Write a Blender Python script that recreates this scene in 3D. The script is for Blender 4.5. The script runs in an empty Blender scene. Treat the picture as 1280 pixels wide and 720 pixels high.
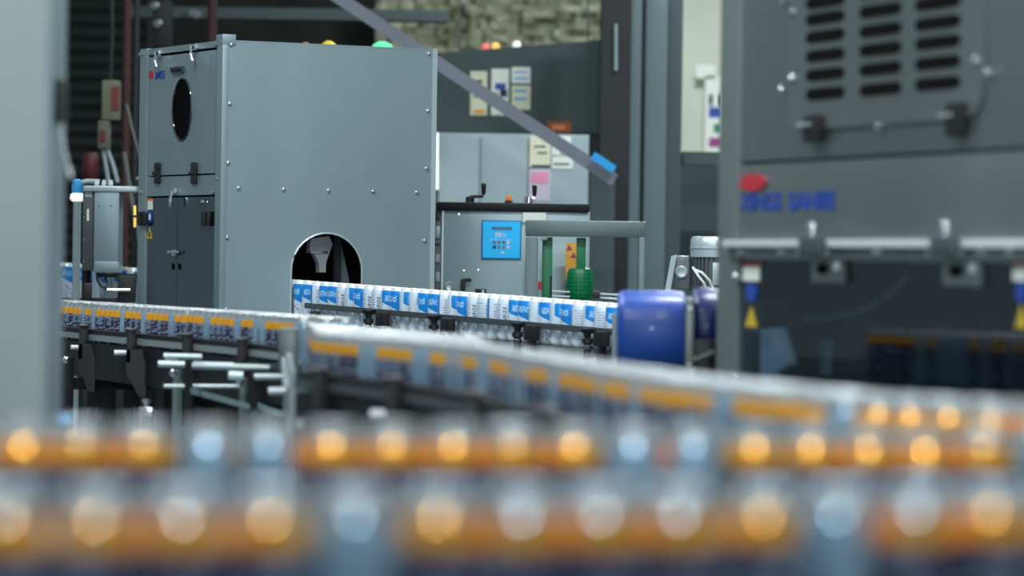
import bpy, bmesh, math, random
from mathutils import Vector, Matrix
random.seed(7)
C = bpy.context.scene.collection
sc = bpy.context.scene
PI = math.pi
# ------------------------------------------------------------------ camera, world, lights, exposure
FPX, CX, CY, ROLL, CAMZ = 4400.0, 640.0, 325.0, math.radians(0.8), 1.30
cd = bpy.data.cameras.new('camera'); cam = bpy.data.objects.new('camera', cd); C.objects.link(cam)
cd.sensor_width = 36.0; cd.lens = FPX / 1280 * 36.0
cd.shift_y = -(360 - CY) / 1280.0
cd.clip_end = 200
cr, sr = math.cos(ROLL), math.sin(ROLL)
cam.matrix_world = Matrix(((cr, -sr, 0, 0), (0, 0, -1, 0), (sr, cr, 0, CAMZ), (0, 0, 0, 1)))
cd.dof.use_dof = True; cd.dof.focus_distance = 12.5
cd.dof.aperture_fstop = cd.lens / 1000 / 0.042
cd.dof.aperture_blades = 0
sc.camera = cam
sc.view_settings.view_transform = 'Standard'; sc.view_settings.look = 'None'
sc.view_settings.gamma = 1; sc.view_settings.use_curve_mapping = False
sc.view_settings.exposure = 0.0

w = bpy.data.worlds.new('world'); sc.world = w; w.use_nodes = True
bg = w.node_tree.nodes['Background']
bg.inputs[0].default_value = (0.62, 0.80, 0.86, 1); bg.inputs[1].default_value = 0.27

def area(x, y, z, sx, sy, power, col=(0.90, 0.97, 1.0)):
    l = bpy.data.lights.new('ceiling_or_glint_lamp', 'AREA'); l.shape = 'RECTANGLE'; l.size = sx; l.size_y = sy
    l.energy = power; l.color = col
    o = bpy.data.objects.new('ceiling_or_glint_lamp', l); o.location = (x, y, z); C.objects.link(o)
    return o
for (x, y, z, p) in ((-1.3, 2.6, 4.4, 75), (1.3, 2.6, 4.4, 75), (-1.6, 5.0, 4.8, 60), (1.4, 5.0, 4.8, 60),
                  (-2.4, 9.5, 5.0, 150), (1.2, 9.5, 5.0, 150), (-2.2, 15.0, 5.2, 60), (2.2, 15.5, 5.2, 150), (1.5, 21.5, 5.4, 220)):
    area(x, y, z, 1.3, 0.30, p*1.5)
area(0.25, -4.0, 2.15, 0.14, 0.14, 160).rotation_euler = (math.radians(82), 0, 0)      # unseen lamp added behind the camera to put glints on the cans

# ------------------------------------------------------------------ pixel -> place
def ray(px, py):
    u = (px - CX) / FPX; v = (CY - py) / FPX
    return u * cr - v * sr, u * sr + v * cr          # X per metre of depth, Z per metre of depth
def at(px, py, y):
    a, b = ray(px, py); return Vector((a * y, y, CAMZ + b * y))
class Frame:
    """A vertical face: origin on the floor, u along the face, v into the object, w up."""
    def __init__(s, o, d):
        s.o = Vector((o[0], o[1])); s.d = Vector(d).normalized(); s.n = Vector((-s.d.y, s.d.x))
    def p(s, u, v, w):
        q = s.o + s.d * u + s.n * v; return Vector((q.x, q.y, w))
    def fp(s, px, py, v=0.0):
        a, b = ray(px, py); o = s.o + s.n * v
        # (a*t, t) = o + d*u
        t = (o.y * s.d.x - o.x * s.d.y) / (s.d.x - a * s.d.y)
        u = (Vector((a * t, t)) - o).dot(s.d)
        return u, CAMZ + b * t
    def rot(s): return math.atan2(s.d.y, s.d.x)

# ------------------------------------------------------------------ mesh builder (world coordinates)
class MB:
    def __init__(s): s.bm = bmesh.new()
    def add(s, verts, faces, mi=0):
        vs = [s.bm.verts.new(v) for v in verts]
        for f in faces:
            try:
                fc = s.bm.faces.new([vs[i] for i in f]); fc.material_index = mi
            except ValueError: pass
        return s
    def hexa(s, c, mi=0, bev=0.0):
        F = [(0,3,2,1),(4,5,6,7),(0,1,5,4),(1,2,6,5),(2,3,7,6),(3,0,4,7)]
        if bev > 0:
            t = bmesh.new(); vs = [t.verts.new(v) for v in c]
            for f in F: t.faces.new([vs[i] for i in f])
            bmesh.ops.bevel(t, geom=t.edges[:], offset=bev, segments=2, affect='EDGES', profile=0.6)
            t.verts.index_update()
            s.add([v.co.copy() for v in t.verts], [[v.index for v in f.verts] for f in t.faces], mi); t.free()
        else: s.add(c, F, mi)
        return s
    def fbox(s, F, u0, u1, v0, v1, w0, w1, bev=0.0, mi=0):
        c = [F.p(u0,v0,w0),F.p(u1,v0,w0),F.p(u1,v1,w0),F.p(u0,v1,w0),F.p(u0,v0,w1),F.p(u1,v0,w1),F.p(u1,v1,w1),F.p(u0,v1,w1)]
        return s.hexa(c, mi, bev)
    def pbox(s, F, x0, y0, x1, y1, v0, v1, bev=0.0, mi=0):
        """box whose front face (depth v0) covers the pixel rectangle"""
        xc, yc = (x0 + x1) / 2, (y0 + y1) / 2
        u0 = F.fp(x0, yc, v0)[0]; u1 = F.fp(x1, yc, v0)[0]
        w1 = F.fp(xc, y0, v0)[1]; w0 = F.fp(xc, y1, v0)[1]
        return s.fbox(F, u0, u1, v0, v1, w0, w1, bev, mi)
    def lathe(s, base, axis, prof, n=24, mi=0, cap=True, mfun=None):
        """prof: [(radius, height)] along axis from base"""
        axis = Vector(axis).normalized(); base = Vector(base)
        a = Vector((1,0,0)) if abs(axis.x) < 0.9 else Vector((0,1,0))
        e1 = axis.cross(a).normalized(); e2 = axis.cross(e1)
        vs = []; fs = []
        for (r, h) in prof:
            for k in range(n):
                t = 2*PI*k/n; vs.append(base + axis*h + (e1*math.cos(t) + e2*math.sin(t))*max(r, 1e-5))
        for i in range(len(prof)-1):
            for k in range(n):
                k2 = (k+1) % n; fs.append((i*n+k, i*n+k2, (i+1)*n+k2, (i+1)*n+k))
        if cap:
            fs.append(tuple(range(n))[::-1]); fs.append(tuple((len(prof)-1)*n+k for k in range(n)))
        return s.add(vs, fs, mi)
    def cyl(s, a, b, r, n=16, r2=None, mi=0):
        a = Vector(a); b = Vector(b); L = (b-a).length
        return s.lathe(a, b-a, [(r,0),(r2 if r2 is not None else r, L)], n, mi)
    def tube(s, pts, r, n=8, mi=0):
        pts = [Vector(p) for p in pts]; rings = []
        for i, p in enumerate(pts):
            d = (pts[min(i+1,len(pts)-1)] - pts[max(i-1,0)]).normalized()
            a = Vector((0,0,1)) if abs(d.z) < 0.9 else Vector((1,0,0))
            e1 = d.cross(a).normalized(); e2 = d.cross(e1)
            rings.append([p + (e1*math.cos(2*PI*k/n)+e2*math.sin(2*PI*k/n))*r for k in range(n)])
        vs = [v for q in rings for v in q]; fs = []
        for i in range(len(rings)-1):
            for k in range(n):
                k2=(k+1)%n; fs.append((i*n+k,i*n+k2,(i+1)*n+k2,(i+1)*n+k))
        fs.append(tuple(range(n))); fs.append(tuple((len(rings)-1)*n+k for k in range(n)))
        return s.add(vs, fs, mi)
    def prism(s, F, poly, v0, v1, mi=0):
        """poly [(u,w)] on the face, extruded v0..v1"""
        n = len(poly); vs = [F.p(u,v0,w_) for u,w_ in poly] + [F.p(u,v1,w_) for u,w_ in poly]
        fs = [tuple(range(n)), tuple(range(n,2*n))[::-1]] + [(i,(i+1)%n,n+(i+1)%n,n+i) for i in range(n)]
        return s.add(vs, fs, mi)
    def plate_hole(s, F, u0, u1, w0, w1, hole, v0, v1, mi=0):
        """rectangular plate with a closed hole [(u,w)], built as two C-shaped halves"""
        uc = sum(h[0] for h in hole)/len(hole)
        for sgn in (1, -1):
            h = [q for q in hole if (q[0]-uc)*sgn >= -1e-9]
            h.sort(key=lambda q: -q[1])
            top, bot = h[0], h[-1]
            ue = u1 if sgn > 0 else u0
            poly = [(uc, w1), (ue, w1), (ue, w0), (uc, w0), (uc, bot[1])] + [q for q in h[::-1] if abs(q[0]-uc) > 1e-6] + [(uc, top[1])]
            s.prism(F, poly, v0, v1, mi)
        return s
def oval(uc, wc, ru, rw, n=40): return [(uc + ru*math.sin(2*PI*k/n), wc + rw*math.cos(2*PI*k/n)) for k in range(n)]

def link(name, mb, mats, parent=None, label=None, uvfun=None):
    me = bpy.data.meshes.new(name)
    bm = mb.bm if isinstance(mb, MB) else mb
    bmesh.ops.recalc_face_normals(bm, faces=bm.faces[:])
    for f in bm.faces: f.smooth = True
    for e in bm.edges:
        if len(e.link_faces) == 2 and e.calc_face_angle(0) > 0.6: e.smooth = False
    bm.to_mesh(me); bm.free()
    if not isinstance(mats, (list, tuple)): mats = [mats]
    for m in mats: me.materials.append(m)
    o = bpy.data.objects.new(name, me); C.objects.link(o)
    if parent is not None:
        M = world_matrix(parent); me.transform(M.inverted()); o.parent = parent
    else:
        # put the origin at the base centre of the mesh
        xs=[v.co for v in me.vertices]
        c = Vector(((min(v.x for v in xs)+max(v.x for v in xs))/2,(min(v.y for v in xs)+max(v.y for v in xs))/2,min(v.z for v in xs)))
        me.transform(Matrix.Translation(-c)); o.location = c
    if label: o['label'] = label
    return o
def world_matrix(o):
    M = Matrix.LocRotScale(o.location, o.rotation_euler, o.scale)
    return world_matrix(o.parent) @ M if o.parent else M
def thing(name, label, cat, loc=(0,0,0), rotz=0, group=None):
    o = bpy.data.objects.new(name, None); o.empty_display_size = 0.05; C.objects.link(o)
    o.location = loc; o.rotation_euler = (0,0,rotz)
    return tag(o, label, cat, group)
def tag(o, label, cat, group=None):
    o['label'] = label; o['category'] = cat
    if group: o['group'] = group
    return o
def struct(o): o['kind'] = 'structure'; return o

# ------------------------------------------------------------------ materials
def S(r, g, b):   # sRGB 0..255 -> linear
    f = lambda c: (c/255/12.92) if c/255 <= 0.04045 else ((c/255+0.055)/1.055)**2.4
    return (f(r), f(g), f(b), 1)
def mat(name, col, metal=0.0, rough=0.5, var=0.0, scale=4.0, stretch=(1,1,1), bump=0.0, emit=0.0, spec=0.5, coat=0.0):
    m = bpy.data.materials.new(name); m.use_nodes = True; nt = m.node_tree; b = nt.nodes['Principled BSDF']
    b.inputs['Base Color'].default_value = col; b.inputs['Metallic'].default_value = metal
    b.inputs['Roughness'].default_value = rough; b.inputs['Specular IOR Level'].default_value = spec
    b.inputs['Coat Weight'].default_value = coat
    if emit:
        b.inputs['Emission Color'].default_value = col; b.inputs['Emission Strength'].default_value = emit
    if var or bump:
        tc = nt.nodes.new('ShaderNodeTexCoord'); mp = nt.nodes.new('ShaderNodeMapping'); mp.inputs['Scale'].default_value = stretch
        nz = nt.nodes.new('ShaderNodeTexNoise'); nz.inputs['Scale'].default_value = scale; nz.inputs['Detail'].default_value = 5
        nt.links.new(tc.outputs['Object'], mp.inputs[0]); nt.links.new(mp.outputs[0], nz.inputs['Vector'])
        if var:
            rp = nt.nodes.new('ShaderNodeValToRGB')
            rp.color_ramp.elements[0].position = 0.3; rp.color_ramp.elements[1].position = 0.7
            rp.color_ramp.elements[0].color = tuple(c*(1-var) for c in col[:3])+(1,)
            rp.color_ramp.elements[1].color = tuple(min(1, c*(1+var)) for c in col[:3])+(1,)
            nt.links.new(nz.outputs['Fac'], rp.inputs[0]); nt.links.new(rp.outputs[0], b.inputs['Base Color'])
        if bump:
            bp = nt.nodes.new('ShaderNodeBump'); bp.inputs['Strength'].default_value = bump; bp.inputs['Distance'].default_value = 0.02
            nt.links.new(nz.outputs['Fac'], bp.inputs['Height']); nt.links.new(bp.outputs[0], b.inputs['Normal'])
    return m
M = {}
M['steel']      = mat('brushed_steel', S(148,168,174), 0.55, 0.42, 0.10, 2.2, (1,1,0.5))
M['steel_dark'] = mat('polished_dark_steel', S(96,106,116), 0.9, 0.12, 0.15, 3)
M['steel_warm'] = mat('machine_steel', S(120,130,130), 0.6, 0.38, 0.18, 1.4, (1,1,0.3))
M['steel_left'] = mat('satin_steel', S(126,137,136), 0.5, 0.45, 0.12, 1.2)
M['edge']       = mat('bright_steel', S(190,205,208), 0.5, 0.35)
M['steel_mid']  = mat('darker_grey_steel', S(100,116,116), 0.5, 0.4, 0.12, 2)  # darker grey steel with slight random tone variation
M['chrome']     = mat('chrome', S(225,230,232), 1.0, 0.15)
M['rail']       = mat('rail_steel', S(170,182,184), 0.7, 0.35)
M['dark_rail']  = mat('dark_rail', S(80,88,92), 0.4, 0.45)
M['frame']      = mat('conveyor_frame', S(20,23,25), 0.2, 0.5, 0.2, 6, spec=0.3)
M['black']      = mat('black_plastic', S(22,23,25), 0.0, 0.45)
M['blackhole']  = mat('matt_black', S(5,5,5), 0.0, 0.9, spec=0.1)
M['dark']       = mat('dark_machine_paint', S(32,37,38), 0.1, 0.6, 0.25, 3, (6,1,1))
M['belt']       = mat('belt_chain', S(60,64,66), 0.3, 0.5)
M['white']      = mat('white_plastic', S(225,230,232), 0.0, 0.4)
M['greenp']     = mat('green_plastic', S(0,112,70), 0.0, 0.4, 0.15, 8)
M['teal']       = mat('teal_plastic', S(40,130,100), 0.0, 0.45)
M['bluecover']  = mat('blue_guard_plastic', S(20,66,150), 0.0, 0.4, 0.08, 3, coat=0.1)
M['bluedark']   = mat('dark_blue_plastic', S(10,28,92), 0.0, 0.35)
M['orange']     = mat('orange_lens', S(235,120,20), 0.0, 0.3)
M['red']        = mat('red_paint', S(190,40,60), 0.0, 0.5)
M['darkred']    = mat('dark_red_paint', S(56,22,24), 0.0, 0.6)
M['blue']       = mat('blue_ink', S(30,72,165), 0.0, 0.5)
M['lightblue']  = mat('light_blue_plastic', S(60,160,220), 0.0, 0.4)
M['tape']       = mat('blue_tape', S(20,150,215), 0.0, 0.5)
M['yellow']     = mat('yellow_ink', S(205,180,50), 0.0, 0.5)
M['amber']      = mat('amber_sign', S(235,170,60), 0.0, 0.5)
M['purple']     = mat('purple_ink', S(150,60,130), 0.0, 0.5)
M['paper']      = mat('paper', S(236,240,230), 0.0, 0.7)
M['cream']      = mat('cream_paper', S(228,228,198), 0.0, 0.7)
M['pink']       = mat('pink_ink', S(230,150,180), 0.0, 0.7)
M['lilac']      = mat('lilac_paper', S(205,195,210), 0.0, 0.7)
M['ink']        = mat('dark_ink', S(30,50,80), 0.0, 0.7)
M['brown']      = mat('brown_sign', S(165,95,40), 0.0, 0.6)
M['hmi']        = mat('blue_keypad_face', S(0,178,245), 0.0, 0.4, emit=0.28)  # slight glow added so the membrane keypad looks brighter
M['hmiedge']    = mat('blue_keypad_border', S(0,100,160), 0.0, 0.4)
M['hmidisp']    = mat('dark_teal_display', S(20,110,140), 0.0, 0.3)
M['cabinet']    = mat('pale_grey_paint', S(150,168,172), 0.1, 0.5, 0.06, 2)
M['duct']       = mat('slate_paint', S(66,80,80), 0.1, 0.6, 0.12, 1.5)
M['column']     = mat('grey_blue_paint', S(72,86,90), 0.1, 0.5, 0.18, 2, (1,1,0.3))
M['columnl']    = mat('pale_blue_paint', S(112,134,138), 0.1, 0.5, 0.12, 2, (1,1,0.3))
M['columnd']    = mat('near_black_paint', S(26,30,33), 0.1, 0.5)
M['brace']      = mat('lavender_grey_paint', S(108,113,124), 0.2, 0.5, 0.1, 2)
M['beige']      = mat('beige_plaster', S(208,211,196), 0.0, 0.8, 0.12, 1.2)
M['lens']       = mat('white_lamp', S(240,250,240), 0.0, 0.3, emit=0.8)
M['redlamp']    = mat('red_lamp', S(230,110,110), 0.0, 0.3, emit=0.8)
M['yellamp']    = mat('yellow_lamp', S(250,200,100), 0.0, 0.3, emit=0.8)
M['greenlamp']  = mat('green_lamp', S(90,220,150), 0.0, 0.3, emit=0.6)
M['floor']      = mat('concrete_floor', S(80,84,84), 0.0, 0.5, 0.15, 1.0)
M['motor']      = mat('cast_grey', S(110,118,120), 0.5, 0.4, 0.15, 20)
M['frost']      = mat('frosted_plastic', S(150,180,198), 0.0, 0.4)

def wall_mat():
    m = bpy.data.materials.new('back_wall_mix'); m.use_nodes = True; nt = m.node_tree; b = nt.nodes['Principled BSDF']
    b.inputs['Roughness'].default_value = 0.9
    tc = nt.nodes.new('ShaderNodeTexCoord'); nz = nt.nodes.new('ShaderNodeTexNoise'); nz.inputs['Scale'].default_value = 1.6; nz.inputs['Detail'].default_value = 4
    nt.links.new(tc.outputs['Object'], nz.inputs['Vector'])
    rp = nt.nodes.new('ShaderNodeValToRGB'); rp.color_ramp.elements[0].position = 0.35; rp.color_ramp.elements[1].position = 0.65
    rp.color_ramp.elements[0].color = S(16,20,18); rp.color_ramp.elements[1].color = S(34,40,37)
    nt.links.new(nz.outputs['Fac'], rp.inputs[0]); nt.links.new(rp.outputs[0], b.inputs['Base Color'])
    return m
M['wall'] = wall_mat()
def foil_mat():
    m = bpy.data.materials.new('crumpled_insulation'); m.use_nodes = True; nt = m.node_tree; b = nt.nodes['Principled BSDF']
    b.inputs['Roughness'].default_value = 0.6
    tc = nt.nodes.new('ShaderNodeTexCoord'); mp = nt.nodes.new('ShaderNodeMapping'); mp.inputs['Scale'].default_value = (0.8, 1, 3.2); mp.inputs['Rotation'].default_value = (0, 0.12, 0)
    nz = nt.nodes.new('ShaderNodeTexNoise'); nz.inputs['Scale'].default_value = 1.7; nz.inputs['Detail'].default_value = 6; nz.inputs['Distortion'].default_value = 1.0
    nt.links.new(tc.outputs['Object'], mp.inputs[0]); nt.links.new(mp.outputs[0], nz.inputs['Vector'])
    rp = nt.nodes.new('ShaderNodeValToRGB'); rp.color_ramp.elements[0].position = 0.36; rp.color_ramp.elements[1].position = 0.62
    rp.color_ramp.elements[0].color = S(104,108,84); rp.color_ramp.elements[1].color = S(172,174,152)
    nt.links.new(nz.outputs['Fac'], rp.inputs[0]); nt.links.new(rp.outputs[0], b.inputs['Base Color'])
    bp = nt.nodes.new('ShaderNodeBump'); bp.inputs['Strength'].default_value = 0.8; bp.inputs['Distance'].default_value = 0.1
    nt.links.new(nz.outputs['Fac'], bp.inputs['Height']); nt.links.new(bp.outputs[0], b.inputs['Normal'])
    return m
M['foil'] = foil_mat()
def glass_mat():
    m = bpy.data.materials.new('smoked_window'); m.use_nodes = True; nt = m.node_tree
    for n in list(nt.nodes): nt.nodes.remove(n)
    out = nt.nodes.new('ShaderNodeOutputMaterial'); mx = nt.nodes.new('ShaderNodeMixShader')
    tr = nt.nodes.new('ShaderNodeBsdfTransparent'); tr.inputs[0].default_value = (0.72, 0.76, 0.80, 1)
    gl = nt.nodes.new('ShaderNodeBsdfGlossy'); gl.inputs['Roughness'].default_value = 0.05; gl.inputs[0].default_value = (0.8, 0.85, 0.9, 1)
    mx.inputs[0].default_value = 0.10
    nt.links.new(tr.outputs[0], mx.inputs[1]); nt.links.new(gl.outputs[0], mx.inputs[2]); nt.links.new(mx.outputs[0], out.inputs[0])
    return m
M['glass'] = glass_mat()

class NT:      # small helper for the can labels: math on UV
    def __init__(s, m):
        s.nt = m.node_tree; s.b = s.nt.nodes['Principled BSDF']
        uv = s.nt.nodes.new('ShaderNodeUVMap'); uv.uv_map = 'UVMap'
        sp = s.nt.nodes.new('ShaderNodeSeparateXYZ'); s.nt.links.new(uv.outputs[0], sp.inputs[0])
        s.u, s.v, s.uv = sp.outputs[0], sp.outputs[1], uv.outputs[0]
    def m(s, op, a, b=0.0, c=0.0):
        n = s.nt.nodes.new('ShaderNodeMath'); n.operation = op
        for i, x in enumerate((a, b, c)):
            if isinstance(x, (int, float)): n.inputs[i].default_value = x
            else: s.nt.links.new(x, n.inputs[i])
        return n.outputs[0]
    def rng(s, x, lo, hi): return s.m('MULTIPLY', s.m('GREATER_THAN', x, lo), s.m('LESS_THAN', x, hi))
    def mul(s, *a):
        r = a[0]
        for x in a[1:]: r = s.m('MULTIPLY', r, x)
        return r
    def noise(s, scale, stretch=(1,1,1)):
        mp = s.nt.nodes.new('ShaderNodeMapping'); mp.inputs['Scale'].default_value = stretch; s.nt.links.new(s.uv, mp.inputs[0])
        n = s.nt.nodes.new('ShaderNodeTexNoise'); n.inputs['Scale'].default_value = scale; n.inputs['Detail'].default_value = 2
        s.nt.links.new(mp.outputs[0], n.inputs['Vector']); return n.outputs['Fac']
    def mix(s, f, a, b):
        n = s.nt.nodes.new('ShaderNodeMix'); n.data_type = 'RGBA'; s.nt.links.new(f, n.inputs[0])
        for i, x in ((6, a), (7, b)):
            if isinstance(x, tuple): n.inputs[i].default_value = x
            else: s.nt.links.new(x, n.inputs[i])
        return n.outputs[2]
def orange_label():
    m = bpy.data.materials.new('orange_banded_can_print'); m.use_nodes = True; t = NT(m)
    front = t.rng(t.u, 0.02, 0.60)
    nz = t.noise(1, (9, 11, 1)); pur = t.m('GREATER_THAN', nz, 0.48)
    low = t.mix(pur, S(120,140,165), S(52,34,78))
    bl = t.m('GREATER_THAN', t.noise(1, (14, 16, 3)), 0.60)
    low = t.mix(bl, low, S(190,205,220))
    back = t.mix(t.mul(t.rng(t.m('FRACT', t.m('MULTIPLY', t.v, 16)), 0.0, 0.3), t.rng(t.u, 0.68, 0.92), t.rng(t.v, 0.2, 0.7)), S(150,182,205), S(95,120,150))
    c = t.mix(t.mul(front, t.m('LESS_THAN', t.v, 0.725)), back, low)
    c = t.mix(t.mul(front, t.rng(t.v, 0.725, 0.88)), c, S(255,178,32))
    t.nt.links.new(c, t.b.inputs['Base Color'])
    t.b.inputs['Metallic'].default_value = 0.42; t.b.inputs['Roughness'].default_value = 0.11; t.b.inputs['Coat Weight'].default_value = 0.35; t.b.inputs['Coat Roughness'].default_value = 0.08
    return m
def blue_label():
    m = bpy.data.materials.new('blue_panel_can_print'); m.use_nodes = True; t = NT(m)
    # panel whose lower edge slants
    edge = t.m('ADD', t.m('MULTIPLY', t.u, -0.55), 0.66)
    panel = t.mul(t.rng(t.u, 0.03, 0.46), t.m('GREATER_THAN', t.v, edge), t.m('LESS_THAN', t.v, 0.925))
    c = S(205,222,235)
    # grey small print on the white side
    lines = t.mul(t.rng(t.m('FRACT', t.m('MULTIPLY', t.v, 18)), 0.0, 0.35), t.rng(t.u, 0.55, 0.75), t.rng(t.v, 0.15, 0.82), t.m('GREATER_THAN', t.noise(1, (60, 20, 1)), 0.45))
    c = t.mix(lines, c, S(110,135,165))
    blk = t.mul(t.rng(t.u, 0.80, 0.86), t.rng(t.v, 0.3, 0.75), t.m('GREATER_THAN', t.noise(1, (20, 40, 1)), 0.5))
    c = t.mix(blk, c, S(60,80,110))
    pk = t.mul(t.rng(t.u, 0.12, 0.34), t.rng(t.v, 0.10, 0.42), t.m('GREATER_THAN', t.noise(1, (16, 9, 1)), 0.55))
    c = t.mix(pk, c, S(150,130,170))
    c = t.mix(panel, c, S(16,132,214))
    txt = t.mul(panel, t.rng(t.u, 0.10, 0.33), t.rng(t.v, 0.66, 0.80), t.m('GREATER_THAN', t.noise(1, (50, 30, 1)), 0.50))
    c = t.mix(txt, c, S(170,215,245))
    t.nt.links.new(c, t.b.inputs['Base Color'])
    t.b.inputs['Metallic'].default_value = 0.1; t.b.inputs['Roughness'].default_value = 0.3
    return m
M['can_orange'] = orange_label(); M['can_blue'] = blue_label()
M['alu'] = mat('can_aluminium', S(172,178,180), 0.7, 0.35)
M['alu_bright'] = mat('bright_can_rim', S(240,244,246), 0.3, 0.3)

# ------------------------------------------------------------------ setting
FB = lambda y: Frame((0, y), (1, 0))
WY = 26.0
struct(link('floor', MB().fbox(FB(0), -9, 9, -1, WY+0.2, -0.1, 0), M['floor']))
struct(link('wall_back', MB().fbox(FB(WY), -9, 9, 0, 0.2, 0, 7), M['wall']))

# ------------------------------------------------------------------ cans
CAN_R, CAN_H = 0.0285, 0.135
def can_mesh(name, R, H, lab, n=28, rim=None):
    """body of a drinks can with UVs: u round it, v up it"""
    prof = [(R*0.74, 0.0), (R*0.80, 0.002), (R*0.97, 0.011), (R, 0.016), (R, H-0.040), (R*0.9975, H-0.031), (R*0.990, H-0.024), (R*0.978, H-0.018), (R*0.955, H-0.013), (R*0.91, H-0.008), (R*0.86, H-0.0035), (R*0.85, H-0.002), (R*0.875, H)]
    bm = bmesh.new(); uvl = bm.loops.layers.uv.new('UVMap'); rings = []
    for r, h in prof: rings.append([bm.verts.new((r*math.cos(2*PI*k/n), r*math.sin(2*PI*k/n), h)) for k in range(n)])
    for i in range(len(prof)-1):
        for k in range(n):
            f = bm.faces.new((rings[i][k], rings[i][(k+1)%n], rings[i+1][(k+1)%n], rings[i+1][k])); f.smooth = True
            f.material_index = 0 if 2 <= i <= 7 else 1
            for l, (uu, hh) in zip(f.loops, ((k/n, prof[i][1]), ((k+1)/n, prof[i][1]), ((k+1)/n, prof[i+1][1]), (k/n, prof[i+1][1]))):
                l[uvl].uv = (uu, hh/H)
    bm.faces.new(rings[0][::-1]).material_index = 1
    # sunk lid
    p2 = [(R*0.83, H), (R*0.80, H-0.006)]
    r2 = [[bm.verts.new((r*math.cos(2*PI*k/n), r*math.sin(2*PI*k/n), h)) for k in range(n)] for r, h in p2]
    for a, b in ((rings[-1], r2[0]), (r2[0], r2[1])):
        for k in range(n):
            f = bm.faces.new((a[k], a[(k+1)%n], b[(k+1)%n], b[k])); f.smooth = True; f.material_index = 1
    me = bpy.data.meshes.new(name); bm.to_mesh(me); bm.free()
    me.materials.append(lab); me.materials.append(rim or M['alu']); return me
def lid_mesh(R, H):
    mb = MB(); mb.lathe((0,0,H-0.0065), (0,0,1), [(R*0.795,0),(R*0.795,0.0012),(R*0.70,0.0012),(R*0.68,0.0006)], 28)
    # pull tab
    mb.hexa([Vector(v) for v in ((-0.006,-0.004,H-0.0048),(0.010,-0.006,H-0.0048),(0.010,0.006,H-0.0048),(-0.006,0.004,H-0.0048),
             (-0.006,-0.004,H-0.0036),(0.010,-0.006,H-0.0036),(0.010,0.006,H-0.0036),(-0.006,0.004,H-0.0036))])
    me = bpy.data.meshes.new('lid'); bm = mb.bm; bmesh.ops.recalc_face_normals(bm, faces=bm.faces[:]); bm.to_mesh(me); bm.free()
    me.materials.append(M['alu']); return me
OC = can_mesh('drink_can', CAN_R, CAN_H, M['can_orange'])
OL = lid_mesh(CAN_R, CAN_H)
BR, BH = 0.033, 0.150
BC = can_mesh('blue_can', BR, BH, M['can_blue'], 32, M['alu_bright'])
BL = lid_mesh(BR, BH)
def put_can(body, lid, name, x, y, z, rot, label, group):
    o = bpy.data.objects.new(name, body); o.location = (x, y, z); o.rotation_euler = (0, 0, rot)
    if lid is OL: o.rotation_euler = (Matrix.Rotation(rot, 3, 'Z') @ Matrix.Rotation(random.gauss(0, .022), 3, 'X')).to_euler()
    C.objects.link(o)
    tag(o, label, 'can', group)
    l = bpy.data.objects.new('lid', lid); l.parent = o; C.objects.link(l)
    return o

def smooth_path(P, step=0.01):
    P = [Vector(p) for p in P]; Q = [P[0]*2-P[1]] + P + [P[-1]*2-P[-2]]; out = []
    for i in range(1, len(Q)-2):
        a, b, c, d = Q[i-1:i+3]; n = max(2, int((c-b).length/step))
        for k in range(n):
            t = k/n
            out.append(0.5*((2*b)+(c-a)*t+(2*a-5*b+4*c-d)*t*t+(3*b-a-3*c+d)*t**3))
    out.append(P[-1]); return out
def offset(path, off):
    out = []
    for i, p in enumerate(path):
        d = (path[min(i+1,len(path)-1)] - path[max(i-1,0)]).normalized(); out.append(p + Vector((-d.y, d.x))*off)
    return out
def walk(path, pitch, start=0.0):
    res = []; s = -start
    nxt = 0.0; acc = 0.0
    target = start
    for a, b in zip(path, path[1:]):
        L = (b-a).length
        while target <= acc + L and L > 0:
            res.append(a + (b-a)*((target-acc)/L)); target += pitch
        acc += L
    return res
def sweep(mb, path, o0, o1, z0, z1, mi=0, dz=None):
    A = offset(path, o0); B = offset(path, o1); n = len(path); vs = []; fs = []
    for i in range(n):
        e = dz(i/(n-1)) if dz else 0
        vs += [(A[i].x,A[i].y,z0+e),(B[i].x,B[i].y,z0+e),(B[i].x,B[i].y,z1+e),(A[i].x,A[i].y,z1+e)]
    for i in range(n-1):
        for k in range(4): fs.append((i*4+k, i*4+(k+1)%4, (i+1)*4+(k+1)%4, (i+1)*4+k))
    fs.append((0,1,2,3)); fs.append(((n-1)*4,(n-1)*4+1,(n-1)*4+2,(n-1)*4+3))
    return mb.add([Vector(v) for v in vs], fs, mi)
BELT = CAMZ - 0.16 - CAN_H      # 1.005

def nearest_on(path, px):
    """index of the path point that projects nearest the column px"""
    return min(range(len(path)), key=lambda i: abs(path[i].x/path[i].y*FPX + CX - px))

ORANGE = []                     # (x, y, rot, lane)
# near edge of each lane in plan, running left to right; far side is +normal
LEFT = smooth_path([(-2.05,12.95), (-1.49,11.7), (-1.30,11.17), (-.965,10.35), (-.69,9.66), (-.57,9.30)], 0.03)
MID_T = [(-.42,7.37), (-.217,6.83), (-.08,6.36), (0,5.93), (.076,5.52), (.169,4.99), (.301,4.58), (.41,4.30), (.56,4.14), (.80,4.03)]
MID = smooth_path(MID_T, 0.03)
MIDX = smooth_path([(-1.02,8.97)] + MID_T, 0.03)     # the can rows start behind the near corner
FRONT = smooth_path([(-.75,3.24), (-.50,3.28), (0,3.37), (.50,3.46), (.75,3.50)], 0.05)
NEAR = smooth_path([(-.62,2.27), (-.35,2.32), (0,2.41), (.35,2.52), (.62,2.60)], 0.05)
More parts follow.
